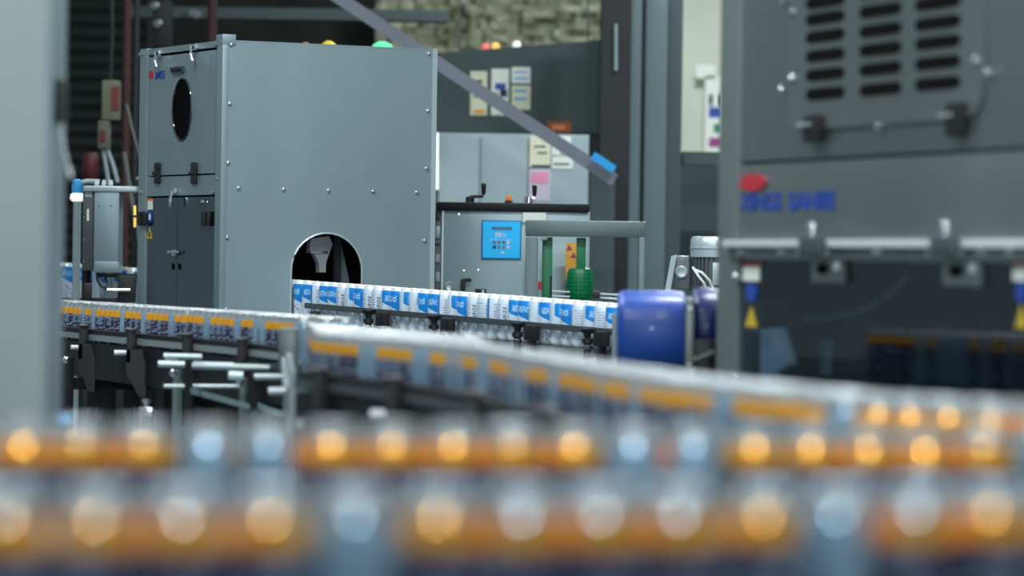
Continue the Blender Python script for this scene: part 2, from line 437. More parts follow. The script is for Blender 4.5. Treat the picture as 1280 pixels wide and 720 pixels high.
# runs of cans showing their orange side, the others show the pale back
def turn():   # rotation so that the orange front or the pale back looks to the camera
    return 0
def add_lane(path, rows, lane, keep=lambda p: True, pitch=0.0592, runs=None):
    for k in range(rows):
        row = offset(path, CAN_R + 0.004 + k*0.0595)
        st = 0.0 if k % 2 == 0 else pitch/2
        orange = True; left_ = 3
        for p in walk(row, pitch, st):
            if left_ <= 0:
                orange = not orange; left_ = random.choice((2,3,4,5,6)) if orange else random.choice((1,1,2))
            left_ -= 1
            if not keep(p): continue
            r = (-PI/2 - 0.31*2*PI + random.uniform(-0.75, 0.75)) if orange else (-PI/2 - 0.81*2*PI + random.uniform(-.5, .5))
            ORANGE.append((p.x, p.y, r, lane, k))
add_lane(LEFT, 3, 'left')
bl0, bl1 = Vector((-.42,7.37)), Vector((-.526,8.9))
def in_table(p):
    # right of the line through the table's left boundary
    return (bl1-bl0).x*(p.y-bl0.y) - (bl1-bl0).y*(p.x-bl0.x) < -0.03
def keep_wide(p): return in_table(p) and p.y < 8.85
def keep_wide2(p): return keep_wide(p) and (p.x/p.y*FPX + CX < 604)
add_lane(MIDX, 2, 'mid', keep_wide)
n0 = len(ORANGE)
for k in range(2, 6):
    row = offset(MIDX, CAN_R + 0.004 + k*0.0595)
    for p in walk(row, 0.0592, 0.0 if k % 2 == 0 else 0.0296):
        if keep_wide2(p): ORANGE.append((p.x, p.y, random.uniform(0, 6.28), 'wide', k))
add_lane(FRONT, 1, 'front'); add_lane(NEAR, 1, 'near')
ORD = ['first','second','third','fourth','fifth','sixth','seventh','eighth','ninth','tenth','eleventh','twelfth','thirteenth','fourteenth','fifteenth','sixteenth','seventeenth','eighteenth','nineteenth']
TENS = {20:'twent',30:'thirt',40:'fort',50:'fift',60:'sixt',70:'sevent',80:'eight',90:'ninet'}
def ordinal(n):
    if n < 20: return ORD[n-1]
    t, u = n//10*10, n % 10
    return TENS[t] + ('ieth' if u == 0 else 'y-' + ORD[u-1])
LANE_TXT = {
 'near':  ('silver drink can with orange band in the closest, most blurred row', 'cans in the closest row'),
 'front': ('orange banded drink can in the blurred row just beyond the closest one', 'cans in the second closest row'),
 'mid':   ('orange banded drink can on the curving conveyor that runs out to the right', 'cans on the curving middle conveyor'),
 'wide':  ('drink can packed in the broad white topped block where two conveyors meet', 'cans on the wide merging table'),
 'left':  ('orange banded drink can on the far left conveyor before the hood', 'cans on the left conveyor')}
vis = [c for c in ORANGE if (58 if c[3] == 'left' else -60) < c[0]/c[1]*FPX + CX < 1340]
# individuals: the ones that show largest (front rows, then by distance); the back rows that hardly show come last
def shown(c):
    return (FPX/c[1]) * (1.0 if c[4] == 0 else 0.62 if c[4] == 1 else 0.45)
vis.sort(key=lambda c: -shown(c))
indiv, rest = vis[:300], vis[300:]
indiv.sort(key=lambda c: (c[3], c[4], c[0]/c[1])); cnt_ = {}
FRONT_TXT = {'near': '%s can from the left in the closest, most blurred row', 'front': '%s can from the left in the second closest row',
  'mid': '%s can along the near file of the curving middle conveyor', 'left': '%s can along the near file of the far left conveyor'}
for (x, y, r, lane, k) in indiv:
    t, g = LANE_TXT[lane]; px = x/y*FPX + CX
    if k == 0 and lane in FRONT_TXT and px > (70 if lane == 'left' else -30) and px < 1310:
        cnt_[lane] = cnt_.get(lane, 0) + 1; t = FRONT_TXT[lane] % ordinal(cnt_[lane])
    elif k > 0 and lane != 'wide': t = t.replace('orange banded drink can', 'banded can in a back file'); g += ', back files'
    put_can(OC, OL, 'drink_can', x, y, BELT, r, t, g)
if rest:
    bm = bmesh.new()
    for (x, y, r, lane, k) in rest:
        nb = len(bm.verts); bm.from_mesh(OC); bm.verts.ensure_lookup_table()
        T = Matrix.Translation((x, y, BELT)) @ Matrix.Rotation(r, 4, 'Z')
        nv = [bm.verts[i] for i in range(nb, len(bm.verts))]; bmesh.ops.transform(bm, matrix=T, verts=nv)
        nb = len(bm.verts); bm.from_mesh(OL); bm.verts.ensure_lookup_table(); nf = len(OL.polygons)
        nv = [bm.verts[i] for i in range(nb, len(bm.verts))]; bmesh.ops.transform(bm, matrix=T, verts=nv)
        bm.faces.ensure_lookup_table()
        for f in bm.faces[-nf:]: f.material_index = 1
    me = bpy.data.meshes.new('packed_drink_cans'); bm.to_mesh(me); bm.free(); me.materials.append(M['can_orange']); me.materials.append(M['alu'])
    o = bpy.data.objects.new('packed_drink_cans', me); C.objects.link(o); o['kind'] = 'stuff'
    tag(o, 'mass of silver topped orange banded drink cans packed behind the front rows of both far conveyors', 'cans')

# ------------------------------------------------------------------ conveyors for the orange cans
def conveyor(label, path, width, brackets, rods, legs, mid=False):
    lk = offset(path, -0.05)
    c = path[len(path)//2]; t = thing('can_conveyor', label, 'conveyor', (c.x, c.y, 0))
    link('belt', sweep(MB(), path, -0.004, width, BELT-0.03, BELT-0.001), M['belt'], t)
    for (a, b) in ((-0.030, -0.020), (width+0.020, width+0.030)):
        link('side_plate', sweep(MB(), path, a, b, BELT-0.10, BELT+0.014), M['frame'], t)
    for s_ in (0, 1):
        a, b = ((-0.034, -0.024) if s_ == 0 else (width+0.024, width+0.034))
        r = link('guide_rail', sweep(MB(), path, a, b, BELT+0.022, BELT+0.040), M['dark_rail' if mid else 'rail'], t)
        link('wear_strip', sweep(MB(), path, a+0.002 if s_ == 0 else a-0.002, b+0.018 if s_ == 0 else b-0.018, BELT+0.0415, BELT+0.056), M['frame'], r)
    L = FB(0)
    for px in brackets:
        i = nearest_on(lk, px); p = path[i]; d = (path[min(i+1,len(path)-1)]-path[max(i-1,0)]).normalized(); F = Frame((p.x, p.y), d)
        mb = MB().fbox(F, -0.014, 0.014, -0.060, -0.036, BELT-0.055, BELT+0.062, 0.003)
        mb.lathe(F.p(0, -0.048, BELT+0.0625), (0,0,1), [(0.020,0),(0.020,0.006),(0.012,0.010)], 14)
        link('rail_bracket', mb, M['black'], t)
    for px in rods:
        i = nearest_on(lk, px); p = path[i]
        a = Vector((p.x-0.034, p.y-0.085, BELT-0.006)); b = a + Vector((0.068, 0.012, 0))
        rd = link('cross_rod', MB().cyl(a, b, 0.008, 12), M['white'], t)
        q = b + Vector((0.05, 0, 0)); link('rod_cap', MB().cyl(q, q+Vector((0.022,0,0)), 0.009, 10), M['teal'], rd)
        link('rod_arm', MB().tube([b+Vector((-.01,.004,0)), b+Vector((0.02,0.02,0)), q+Vector((0.01,0,0))], 0.004), M['frame'], rd)
    for (px, mt) in legs:
        i = nearest_on(lk, px); p = path[i]; d = (path[min(i+1,len(path)-1)]-path[max(i-1,0)]).normalized(); F = Frame((p.x, p.y), d)
        for v in (-0.065, width+0.045):
            lg = MB().fbox(F, -0.012, 0.012, v-0.012, v+0.012, 0.012, BELT-0.035, 0.002)
            lg.lathe(F.p(0, v, 0), (0,0,1), [(0.035,0),(0.035,0.008),(0.012,0.014)], 14)
            lo = link('leg', lg, M[mt if v < 0 else 'frame'], t)
            if v < 0: link('leg_knob', MB().lathe(F.p(0, v-0.0125, BELT-0.045), (0,-1,0), [(0.011,0),(0.011,0.012),(0.006,0.016)], 12), M['chrome'], lo)
        link('cross_beam', MB().fbox(F, -0.010, 0.010, -0.053, width+0.033, BELT-0.14, BELT-0.102), M['frame'], t)
    return t
t_left = conveyor('dark framed conveyor under the far left lane of cans, silver rail along its side', LEFT, 0.185, (105,165,235,305), (88,144,205), ((232,'steel_mid'),(314,'steel_mid'),(95,'frame')))
t_mid = conveyor('curving dark framed conveyor carrying cans from the centre out to the right edge', MID, 0.125, (398,490,592,682), (460,565), ((395,'frame'),(730,'rail'),(1010,'rail')), True)
t_front = conveyor('blurred conveyor under the second closest row of cans', FRONT, 0.065, (140,520,900), (), ((-60,'rail'),(1330,'rail')))
t_near = conveyor('blurred conveyor under the very closest row of cans at the bottom edge', NEAR, 0.065, (), (), ((-60,'rail'),(1330,'rail')))
# merging table top behind the near corner of the curving conveyor
tb = thing('merging_table', 'steel merging table under the broad block of packed cans left of centre', 'table', (-.25, 7.9, 0))
row = [p for p in offset(MIDX, 0.132)]
poly = [(-.52,8.95), (-.10,7.95)]
def edgepts(off, y0, y1): return [p for p in offset(MIDX, off) if y0 <= p.y <= y1]
near_e = [p for p in edgepts(-0.004, 7.42, 9.0) ]
far_e = edgepts(0.37, 6.75, 8.6)
in_e = edgepts(0.135, 6.0, 7.3)
mbt = MB()
pl = [Vector((-.548,8.93)), Vector((-.30,8.93))] + [Vector((p.x,p.y)) for p in far_e if p.y < 8.5][0:60]
a_e = [p for p in offset(MIDX, 0.385) if 6.9 < p.y < 8.6]; b_e = [p for p in offset(MIDX, 0.132) if 6.5 < p.y < 7.36]
outline = [Vector((-.452,7.42)), Vector((-.555,8.95)), Vector((-.25,8.95))] + a_e + b_e[::-1]
n = len(outline)
vs = [Vector((p.x, p.y, BELT-0.022)) for p in outline] + [Vector((p.x, p.y, BELT-0.0015)) for p in outline]
mbt.add(vs, [tuple(range(n))[::-1], tuple(range(n, 2*n))] + [(i,(i+1)%n,n+(i+1)%n,n+i) for i in range(n)])
link('table_top', mbt, M['steel_dark'], tb)
gp = [Vector((-.475,7.45)), Vector((-.578,8.95))]
link('guide_rail', sweep(MB(), gp, -0.004, 0.004, BELT+0.02, BELT+0.04), M['rail'], tb)
link('side_plate', sweep(MB(), gp, -0.02, -0.006, BELT-0.16, BELT+0.052), M['steel_warm'], tb)
link('support_post', MB().fbox(FB(7.5), -.478, -.452, 0, 0.03, 0, BELT-0.165, 0.003), M['rail'], tb)
link('support_post', MB().fbox(FB(8.8), -.565, -.535, 0, 0.03, 0, BELT-0.165, 0.003), M['rail'], tb)
link('support_post', MB().fbox(FB(8.0), -.02, .01, 0, 0.03, 0, BELT-0.0225, 0.003), M['rail'], tb)
dr = at(372, 415, 9.05)
link('drive_housing', MB().fbox(FB(9.0), dr.x-0.045, dr.x+0.0, 0, 0.12, 1.0, 1.118, 0.006), M['motor'], tb)
link('housing_post', MB().fbox(FB(9.05), dr.x-0.035, dr.x-0.005, 0, 0.03, 0, 1.0, 0.003), M['steel_warm'], tb)

# hanging pieces below the left conveyor
Fl = FB(10.35)
pr = thing('pipe_rack', 'pale horizontal pipes on grey posts under the left conveyor', 'pipe', (-.85, 10.2, 0))
def pipe(parent, p0, p1, y, r, m, name='pipe'):
    return link(name, MB().cyl(at(*p0, y), at(*p1, y), r, 12), M[m], parent)
pipe(pr, (198,455), (292,457), 9.55, 0.0085, 'edge'); pipe(pr, (240,457), (348,460), 9.45, 0.0085, 'rail')
pipe(pr, (205,445), (252,446), 9.45, 0.007, 'edge'); pipe(pr, (286,469), (304,470), 9.4, 0.012, 'edge'); pipe(pr, (318,471),(362,471), 9.3, 0.009, 'rail')
pipe(pr, (336,489), (379,489), 8.6, 0.0095, 'edge'); pipe(pr, (205,483), (300,483), 9.6, 0.006, 'rail')
for px in (236, 316):
    q = at(px, 450, 9.52); link('post', MB().fbox(FB(9.52), q.x-0.011, q.x+0.011, 0, 0.02, 0, q.z), M['frame'], pr)
link('trough', MB().hexa([at(238,492,9.5), at(312,512,9.2), at(312,512,9.32), at(238,492,9.62), at(238,484,9.5), at(312,505,9.2), at(312,505,9.32), at(238,484,9.62)]), M['columnl'], pr)
link('trough', MB().hexa([at(322,510,9.2), at(375,530,8.9), at(375,530,9.0), at(322,510,9.32), at(322,503,9.2), at(375,523,8.9), at(375,523,9.0), at(322,503,9.32)]), M['columnl'], pr)
for i, (a, b) in enumerate((((98,430),(118,490)), ((158,437),(182,496)))):
    F = FB(10.9 - 0.3*i); x0, x1 = a[0], b[0]; 
    u0, w1 = F.fp(x0, a[1]); u1, w0 = F.fp(x1, b[1])
    mb = MB().prism(F, [(u0,w1),(u1-.012,w1),(u1,w1-.05),(u1,w0),(u1-.02,w0),(u0,w1-.07)], 0, 0.012)
    mb.fbox(F, u0, u0+0.012, 0.0, 0.012, w1, BELT-0.03)
    q = link('drip_plate', mb, M['black'], t_left)
vb = thing('valve_block', 'small bright pneumatic valve block low under the left conveyor', 'valve', tuple(at(184,505,10.2)))
q = at(182, 512, 10.2)
link('valve_body', MB().fbox(FB(10.2), q.x-0.02, q.x+0.02, 0, 0.04, q.z-0.02, q.z+0.008, 0.003), M['chrome'], vb)
link('knob', MB().lathe((q.x, q.y+0.02, q.z+0.0085), (0,0,1), [(0.008,0),(0.008,0.008),(0.013,0.01),(0.013,0.022)], 12), M['chrome'], vb)
link('stand', MB().fbox(FB(10.2), q.x-0.012, q.x+0.012, 0.008, 0.032, 0, q.z-0.0205), M['black'], vb)

# ------------------------------------------------------------------ inspection hood
AH = (-1.055, 12.76)
FS = Frame(AH, (.759, .40))                     # broad side face (u to the right, v inwards)
FDo = (FS.p(0, 0, 0).x, FS.p(0, 0, 0).y)
SW, SD, HT, HB = 0.858, 0.806, 2.098, 1.03
LH = FS.p(0, SD, 0)
FD = Frame((LH.x, LH.y), (AH[0]-LH.x, AH[1]-LH.y))   # door face: u from its far left edge to the corner, v inwards
hood = thing('inspection_hood', 'tall grey steel inspection hood with oval hole in its door and arched side tunnel', 'machine', (AH[0], AH[1], 0), FS.rot())
# arch outline
ul, wl = FS.fp(363.5, 345); ur, wr = FS.fp(452, 345); _, wt = FS.fp(405, 291.5)
uc = (ul+ur)/2; ru = (ur-ul)/2; sp = wt - ru*1.0
def arched_plate(mb, F, u0, u1, w0, w1, a0, a1, spring, top, v0, v1):
    n = 24; c = (a0+a1)/2; r = (a1-a0)/2; rh = top-spring
    arc = [(c + r*math.cos(PI - PI*k/n), spring + rh*math.sin(PI*k/n)) for k in range(n+1)]
    h = n//2
    mb.prism(F, [(u0,w0),(a0,w0)] + arc[:h+1] + [(c,w1),(u0,w1)], v0, v1)
    mb.prism(F, [(c,w1)] + arc[h:] + [(a1,w0),(u1,w0),(u1,w1)], v0, v1)
    return mb
link('side_panel', arched_plate(MB(), FS, 0.012, SW, HB, HT-0.02, ul, ur, wt-ru*0.98, wt, 0, 0.004), M['steel'], hood)
link('back_panel', arched_plate(MB(), FS, 0.012, SW, HB, HT-0.02, ul, ur, wt-ru*0.98, wt, SD-0.004, SD), M['steel_dark'], hood)
link('end_panel', MB().fbox(FS, SW-0.004, SW-0.0005, 0.0045, SD-0.0045, HB, HT-0.02), M['steel_dark'], hood)
link('top_panel', MB().fbox(FS, 0.03, SW, 0.0, SD-0.001, HT-0.0195, HT-0.014), M['steel'], hood)
link('edge_trim', MB().fbox(FS, SW-0.012, SW+0.006, -0.003, 0.0, HB, HT-0.012), M['edge'], hood)
# rim of the tunnel
n = 28; pts = []
for k in range(n+1):
    a = PI - PI*k/n; pts.append(FS.p(uc + ru*math.cos(a), -0.002, wt-ru*0.98 + ru*0.98*math.sin(a)))
link('tunnel_rim', MB().tube([FS.p(ul, -0.002, HB+.005)] + pts + [FS.p(ur, -0.002, HB+.005)], 0.0035), M['edge'], hood)
# corner posts
link('corner_post', MB().fbox(FS, -0.006, 0.016, -0.004, 0.052, HB-0.02, HT+0.004, 0.002), M['steel'], hood)
capm = MB().fbox(FS, -0.008, 0.045, -0.006, 0.054, HT-0.03, HT+0.006, 0.002)
link('corner_cap', capm, M['steel'], hood)
link('corner_post', MB().fbox(FD, 0.0, 0.078, -0.004, 0.02, HB-0.02, HT-0.012, 0.002), M['steel'], hood)
u_hl, w_ht1 = FD.fp(186, 72); u_hr, w_ht2 = FD.fp(267, 63); _, w_hb = FD.fp(228, 218); _, w_db1 = FD.fp(226, 246)
w_ht = (w_ht1+w_ht2)/2
link('top_rail', MB().fbox(FD, 0.0785, SD-0.053, -0.002, 0.015, w_ht+0.010, HT-0.015), M['steel'], hood)
link('middle_rail', MB().fbox(FD, 0.0785, SD-0.053, -0.001, 0.015, w_db1+0.005, w_hb-0.006), M['steel'], hood)
link('bottom_rail', MB().fbox(FD, 0.0855, SD-0.053, 0.0, 0.012, HB-0.02, HB+0.045), M['steel'], hood)
link('painted_gap_shade', MB().fbox(FD, 0.079, SD-0.0535, 0.0155, 0.018, HB, HT-0.03), M['blackhole'], hood)  # matt black sheet stands in for the shade inside the gaps
# hatch with oval hole
hu0, hu1 = 0.094, SD-0.066
ou, ow = FD.fp(228.5, 137); o_r = (FD.fp(240.5, 137)[0] - FD.fp(217, 137)[0])/2; o_h = (FD.fp(228.5, 98.5)[1] - FD.fp(228.5, 176)[1])/2
hole = oval(ou, ow, o_r, o_h, 40)
hatch = link('hatch', MB().plate_hole(FD, hu0, hu1, w_hb, w_ht, hole, -0.002, 0.0015), M['steel'], hood)
link('hole_backing', MB().prism(FD, oval(ou, ow, o_r*1.1, o_h*1.08), 0.0018, 0.004), M['blackhole'], hatch, 'black oval opening')
link('hole_rim', MB().tube([FD.p(u_, -0.003, w_) for u_, w_ in hole] + [FD.p(hole[0][0], -0.003, hole[0][1])], 0.004), M['steel_dark'], hatch)
hm = MB()
u_, w_ = FD.fp(224.5, 88)
hm.fbox(FD, u_-0.055, u_+0.055, -0.014, -0.002, w_-0.012, w_+0.014, 0.003)
link('hatch_handle_plate', hm, M['steel_dark'], hatch)
for d_ in (-0.03, 0.0, 0.03): link('handle_bolt', MB().lathe(FD.p(u_+d_, -0.014, w_+0.004), (FD.p(0,-1,0)-FD.p(0,0,0)), [(0.010,0),(0.010,0.008)], 8), M['black'], hatch)
for (px, py) in ((202, 70), (247, 62)):
    u_, w_ = FD.fp(px, py)
    mb = MB().fbox(FD, u_-0.016, u_+0.016, -0.02, -0.002, w_-0.004, w_+0.018, 0.003); mb.tube([FD.p(u_, -0.024, w_+0.012), FD.p(u_+0.012, -0.034, w_-0.02), FD.p(u_+0.02, -0.03, w_-0.045)], 0.007)
    link('toggle_clip', mb, M['chrome'], hood)
for (px) in (199, 245):
    u_, w_ = FD.fp(px, 216.5)
    mb = MB().fbox(FD, u_-0.024, u_+0.024, -0.014, -0.004, w_+0.003, w_+0.040, 0.006); mb.fbox(FD, u_-0.024, u_+0.024, -0.014, -0.004, w_-0.040, w_-0.003, 0.006)
    mb.cyl(FD.p(u_-0.024,-0.014,w_), FD.p(u_+0.024,-0.014,w_), 0.007, 10)
    link('hinge', mb, M['black'], hood)
# lower doors
um, _ = FD.fp(221, 310)
dw1, dw0 = w_db1-0.002, HB+0.05
dl = link('door', MB().fbox(FD, 0.09, um-0.002, 0.002, 0.014, dw0, dw1), M['steel_dark'], hood)
drr = link('door', MB().fbox(FD, um+0.002, SD-0.058, 0.002, 0.014, dw0, dw1), M['steel_dark'], hood)
for px in (182, 262):
    u_, w_ = FD.fp(px, 273)
    mb = MB().fbox(FD, u_-0.042, u_+0.030, -0.018, -0.005, w_-0.028, w_+0.026, 0.004); mb.cyl(FD.p(u_-0.006,-0.02,w_-0.024), FD.p(u_-0.006,-0.02,w_+0.022), 0.008, 10)
    link('hinge', mb, M['black'], hood)
u_, w_ = FD.fp(219.5, 316); mb = MB().lathe(FD.p(u_, 0.002, w_), (FD.p(0,-1,0)-FD.p(0,0,0)), [(0.014,0),(0.014,0.004),(0.009,0.010),(0.013,0.014)], 16)
mb.fbox(FD, u_-0.05, u_+0.05, -0.016, -0.012, w_-0.002, w_+0.008, 0.002); link('door_knob', mb, M['chrome'], drr)
for px in (216, 224):
    u_, w_ = FD.fp(px, 333); link('door_slot', MB().prism(FD, oval(u_, w_, 0.012, 0.012), 0.0, 0.0015), M['blackhole'], drr if px > 220 else dl)
u_, w_ = FD.fp(221, 240); mb = MB().fbox(FD, u_-0.014, u_+0.014, -0.018, -0.003, w_-0.01, w_+0.014, 0.003); mb.tube([FD.p(u_,-0.02,w_),FD.p(u_+0.01,-0.03,w_-0.03),FD.p(u_+0.01,-0.026,w_-0.055)], 0.007)
link('toggle_clip', mb, M['chrome'], hood)
def decal(parent, F, x0, y0, x1, y1, m, v=-0.0012, th=0.001, name='sticker', label=None):
    return link(name, MB().pbox(F, x0, y0, x1, y1, v, v+th), M[m], parent, label)
d_ = decal(dl, FD, 184.5, 249, 190.5, 262, 'paper', 0.0005, 0.0012); decal(d_, FD, 184.5, 248, 190.5, 251, 'orange', 0.0002, 0.0004, 'sticker_stripe')
u_, w_ = FD.fp(187, 271); d_ = link('sticker', MB().prism(FD, oval(u_, w_, 0.030, 0.024), 0.0005, 0.0017), M['blue'], dl); link('sticker_mark', MB().prism(FD, oval(u_, w_, 0.012, 0.013), -0.0003, 0.0004), M['paper'], d_)
u_, w_ = FD.fp(186.5, 291); d_ = link('sticker', MB().prism(FD, [(u_-0.03,w_-0.022),(u_+0.03,w_-0.022),(u_,w_+0.022)], 0.0005, 0.0017), M['yellow'], dl); link('sticker_mark', MB().prism(FD, [(u_-0.012,w_-0.014),(u_+0.012,w_-0.014),(u_,w_+0.008)], -0.0003, 0.0004), M['columnd'], d_)
# screws
for (px, py) in ((289,56),(287,130),(285,204),(284,297),(283,387),(298,235.5),(354.5,237),(410.5,238.5),(466.5,239.5),(521,241),(536,68),(535,139),(533.5,211),(531,301)):
    u_, w_ = FS.fp(px, py); link('screw', MB().lathe(FS.p(u_, 0, w_), FS.p(0,-1,0)-FS.p(0,0,0), [(0.0085,0),(0.0085,0.002),(0.0062,0.006),(0.002,0.0078)], 12), M['chrome'], hood)
for (px, py) in ((177,68),(180.5,67.5),(271.5,56),(275.5,55.5),(173.5,223),(272.5,223),(177.5,240),(267.5,241),(255,252),(241,386)):
    u_, w_ = FD.fp(px, py); link('screw', MB().lathe(FD.p(u_, -0.004, w_), FD.p(0,-1,0)-FD.p(0,0,0), [(0.0085,0),(0.0085,0.003),(0.004,0.008)], 10), M['chrome'], hood)
def text_mesh(parent, F, body, x0, y0, x1, y1, m, v, name='lettering'):
    cu = bpy.data.curves.new('t', 'FONT'); cu.body = body; cu.extrude = 0.0; cu.offset = 0.035
    o = bpy.data.objects.new('t', cu); C.objects.link(o)
    dg = bpy.context.evaluated_depsgraph_get(); me = bpy.data.meshes.new_from_object(o.evaluated_get(dg)); bpy.data.objects.remove(o)
    bm = bmesh.new(); bm.from_mesh(me)
    r = bmesh.ops.extrude_face_region(bm, geom=bm.faces[:]); 
    bmesh.ops.translate(bm, verts=[g for g in r['geom'] if isinstance(g, bmesh.types.BMVert)], vec=(0,0,0.5))
    xs = [q.co.x for q in bm.verts]; ys = [q.co.y for q in bm.verts]
    xc, yc = (x0+x1)/2, (y0+y1)/2
    u0 = F.fp(x0, yc, v)[0]; u1 = F.fp(x1, yc, v)[0]; w1 = F.fp(xc, y0, v)[1]; w0 = F.fp(xc, y1, v)[1]
    for q in bm.verts:
        a = (q.co.x-min(xs))/(max(xs)-min(xs)); b = (q.co.y-min(ys))/(max(ys)-min(ys))
        q.co = F.p(u0+(u1-u0)*a, v - q.co.z*0.002, w0+(w1-w0)*b)
    return link(name, bm, M[m], parent)
u_, w_ = FD.fp(190, 93.5); link('emblem', MB().prism(FD, oval(u_, w_, 0.024, 0.016), -0.0035, -0.0022), M['red'], hatch)
text_mesh(hatch, FD, 'MS', 194.5, 88.5, 206, 99, 'blue', -0.0025)
# inside the tunnel: spray head and strap
Fi = Frame(FS.p(0, 0.16, 0).xy, FS.d)
u_, w_ = Fi.fp(402, 312)
hd = MB().prism(Fi, [(u_-.05,w_-.012),(u_-.045,w_+.04),(u_+.03,w_+.05),(u_+.045,w_+.02),(u_+.02,w_-.045),(u_+.018,w_-.085),(u_-.008,w_-.085),(u_-.01,w_-.05),(u_-.03,w_-.015)], 0, 0.03)
link('spray_head', hd, M['white'], hood)
link('spray_head_bar', MB().fbox(Fi, u_-0.05, u_+0.02, -0.012, -0.001, w_-0.014, w_-0.006), M['chrome'], hood)
link('spray_stem', MB().cyl(Fi.p(u_+.0, 0.015, w_+.051), Fi.p(u_+.0, 0.015, HT-0.03), 0.012), M['rail'], hood)
u1_, w1_ = Fi.fp(423, 320); link('inner_post', MB().fbox(Fi, u1_-0.006, u1_+0.012, 0.0, 0.03, HB, HT-0.03), M['dark_rail'], hood)
mb = MB().prism(Fi, [(Fi.fp(427,295)[0], Fi.fp(427,293)[1]), (Fi.fp(429,295)[0], Fi.fp(430,297)[1]), (Fi.fp(441,352)[0], Fi.fp(441,352)[1]), (Fi.fp(427,352)[0], Fi.fp(427,352)[1])], 0.03, 0.034)
mb.fbox(Fi, Fi.fp(427,352)[0], Fi.fp(441,352)[0], 0.03, 0.034, HB, Fi.fp(427,352)[1]); link('inner_flap', mb, M['cabinet'], hood)
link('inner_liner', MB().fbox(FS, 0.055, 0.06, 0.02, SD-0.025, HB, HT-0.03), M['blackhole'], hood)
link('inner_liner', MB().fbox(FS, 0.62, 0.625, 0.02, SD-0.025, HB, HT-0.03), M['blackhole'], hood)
for (a, b) in ((0.01,0.01),(SW-0.05,0.01),(0.01,SD-0.05),(SW-0.05,SD-0.05)):
    link('leg', MB().fbox(FS, a, a+0.04, b, b+0.04, 0, HB-0.021), M['frame'], hood)
link('floor_frame', MB().fbox(FS, 0.012, ul-0.02, 0.005, SD-0.005, HB-0.0205, HB-0.001), M['frame'], hood)
link('floor_frame', MB().fbox(FS, ur+0.02, SW-0.002, 0.005, SD-0.005, HB-0.0205, HB-0.001), M['frame'], hood)

# dark pleated machine base below, behind the left conveyor
mb = MB()
base = thing('machine_base', 'dark pleated machine base in shadow below the left conveyor', 'machine', (-1.3, 13.0, 0))
F = Frame((-2.4, 12.35), (1, 0.02))
F = FB(14.6)
pts = []
for k in range(44):
    pts.append((-2.65 + k*0.05, 0.0 if k % 2 else 0.03))
n = len(pts)
vs = [Vector((x, 14.9+y, z)) for z in (0.0, 1.0) for x, y in pts] + [Vector((x, 15.2, z)) for z in (0.0, 1.0) for x in (pts[0][0], pts[-1][0])]
fs = [(i, i+1, n+i+1, n+i) for i in range(n-1)] + [(0, n, 2*n+2, 2*n), (n-1, 2*n-1, 2*n+3, 2*n+1), (2*n, 2*n+1, 2*n+3, 2*n+2), tuple(range(n))+(2*n+1, 2*n), tuple(range(n,2*n))+(2*n+3, 2*n+2)]
link('pleated_skirt', MB().add(vs, fs), M['dark'], base)
link('top_plate', MB().fbox(FB(14.85), -2.65, -0.5, 0, 0.4, 1.001, 1.02), M['frame'], base)

# ------------------------------------------------------------------ blue can line
B0, B1 = Vector((-2.35, 15.51)), Vector((.325, 10.983))     # near edge, from far left through the hood to the right end
LB = (B1-B0).length
k1 = ((Vector((-.774,12.85))-B0).length)/LB
def bz(t): return (CAMZ - 0.086 - BH) + (k1 - t)*(0.046/(1-k1))     # belt height: runs slightly downhill
bpath = [B0 + (B1-B0)*(i/60) for i in range(61)]
bc = thing('can_conveyor', 'narrow conveyor carrying the blue and white cans out of the hood tunnel', 'conveyor', (B1.x, B1.y, 0))
dzf = lambda t: bz(t)
link('belt', sweep(MB(), bpath, 0.0, 0.072, -0.025, -0.001, dz=dzf), M['belt'], bc)
link('side_plate', sweep(MB(), bpath, -0.014, -0.004, -0.10, 0.0, dz=dzf), M['rail'], bc)
link('side_plate', sweep(MB(), bpath, 0.076, 0.086, -0.10, 0.0, dz=dzf), M['rail'], bc)
pre = [p for p in bpath if (p-B0).length/LB > k1+0.01]
post_t = lambda t: bz(k1+0.01 + t*(1-k1-0.01))
gpath = [B0 + (B1-B0)*(k1+0.015 + (1-k1-0.015)*i/20) for i in range(21)]
gz = lambda t: bz(k1+0.015 + (1-k1-0.015)*t)
link('guide_rail', sweep(MB(), gpath, -0.016, -0.006, 0.052, 0.072, dz=gz), M['dark_rail'], bc)
link('guide_rail', sweep(MB(), gpath, 0.078, 0.088, 0.052, 0.072, dz=gz), M['dark_rail'], bc)
link('under_cover', sweep(MB(), gpath, 0.0, 0.07, -0.45, -0.11, dz=gz), M['frame'], bc)
def bl_at(px):
    best = min(range(2001), key=lambda i: abs((B0+(B1-B0)*(i/2000)).x/(B0+(B1-B0)*(i/2000)).y*FPX+CX-px)); t = best/2000
    return B0+(B1-B0)*t, bz(t)
bd = (B1-B0).normalized()
for px in (473, 555, 660, 748):
    p, z = bl_at(px); F = Frame(p, bd)
    mb = MB().lathe(F.p(0, -0.036, z-0.03), (0,0,1), [(0.012,0),(0.012,0.05),(0.018,0.052),(0.018,0.066),(0.010,0.068),(0.012,0.080),(0.024,0.094),(0.024,0.098),(0.010,0.100)], 16)
    cl = link('rail_clamp', mb, M['black'], bc)
    p2, z2 = bl_at(px+16); F2 = Frame(p2, bd)
    mb = MB().fbox(F2, -0.030, 0.030, -0.045, -0.018, z2+0.015, z2+0.062, 0.004); mb.fbox(F2, -0.012, 0.012, -0.045, -0.018, z2-0.05, z2+0.014, 0.003)
    link('rail_bracket', mb, M['black'], bc)
    link('clamp_screw', MB().cyl(F.p(0.015, -0.055, z+0.01), F.p(0.05, -0.055, z+0.01), 0.007, 10), M['chrome'], cl)
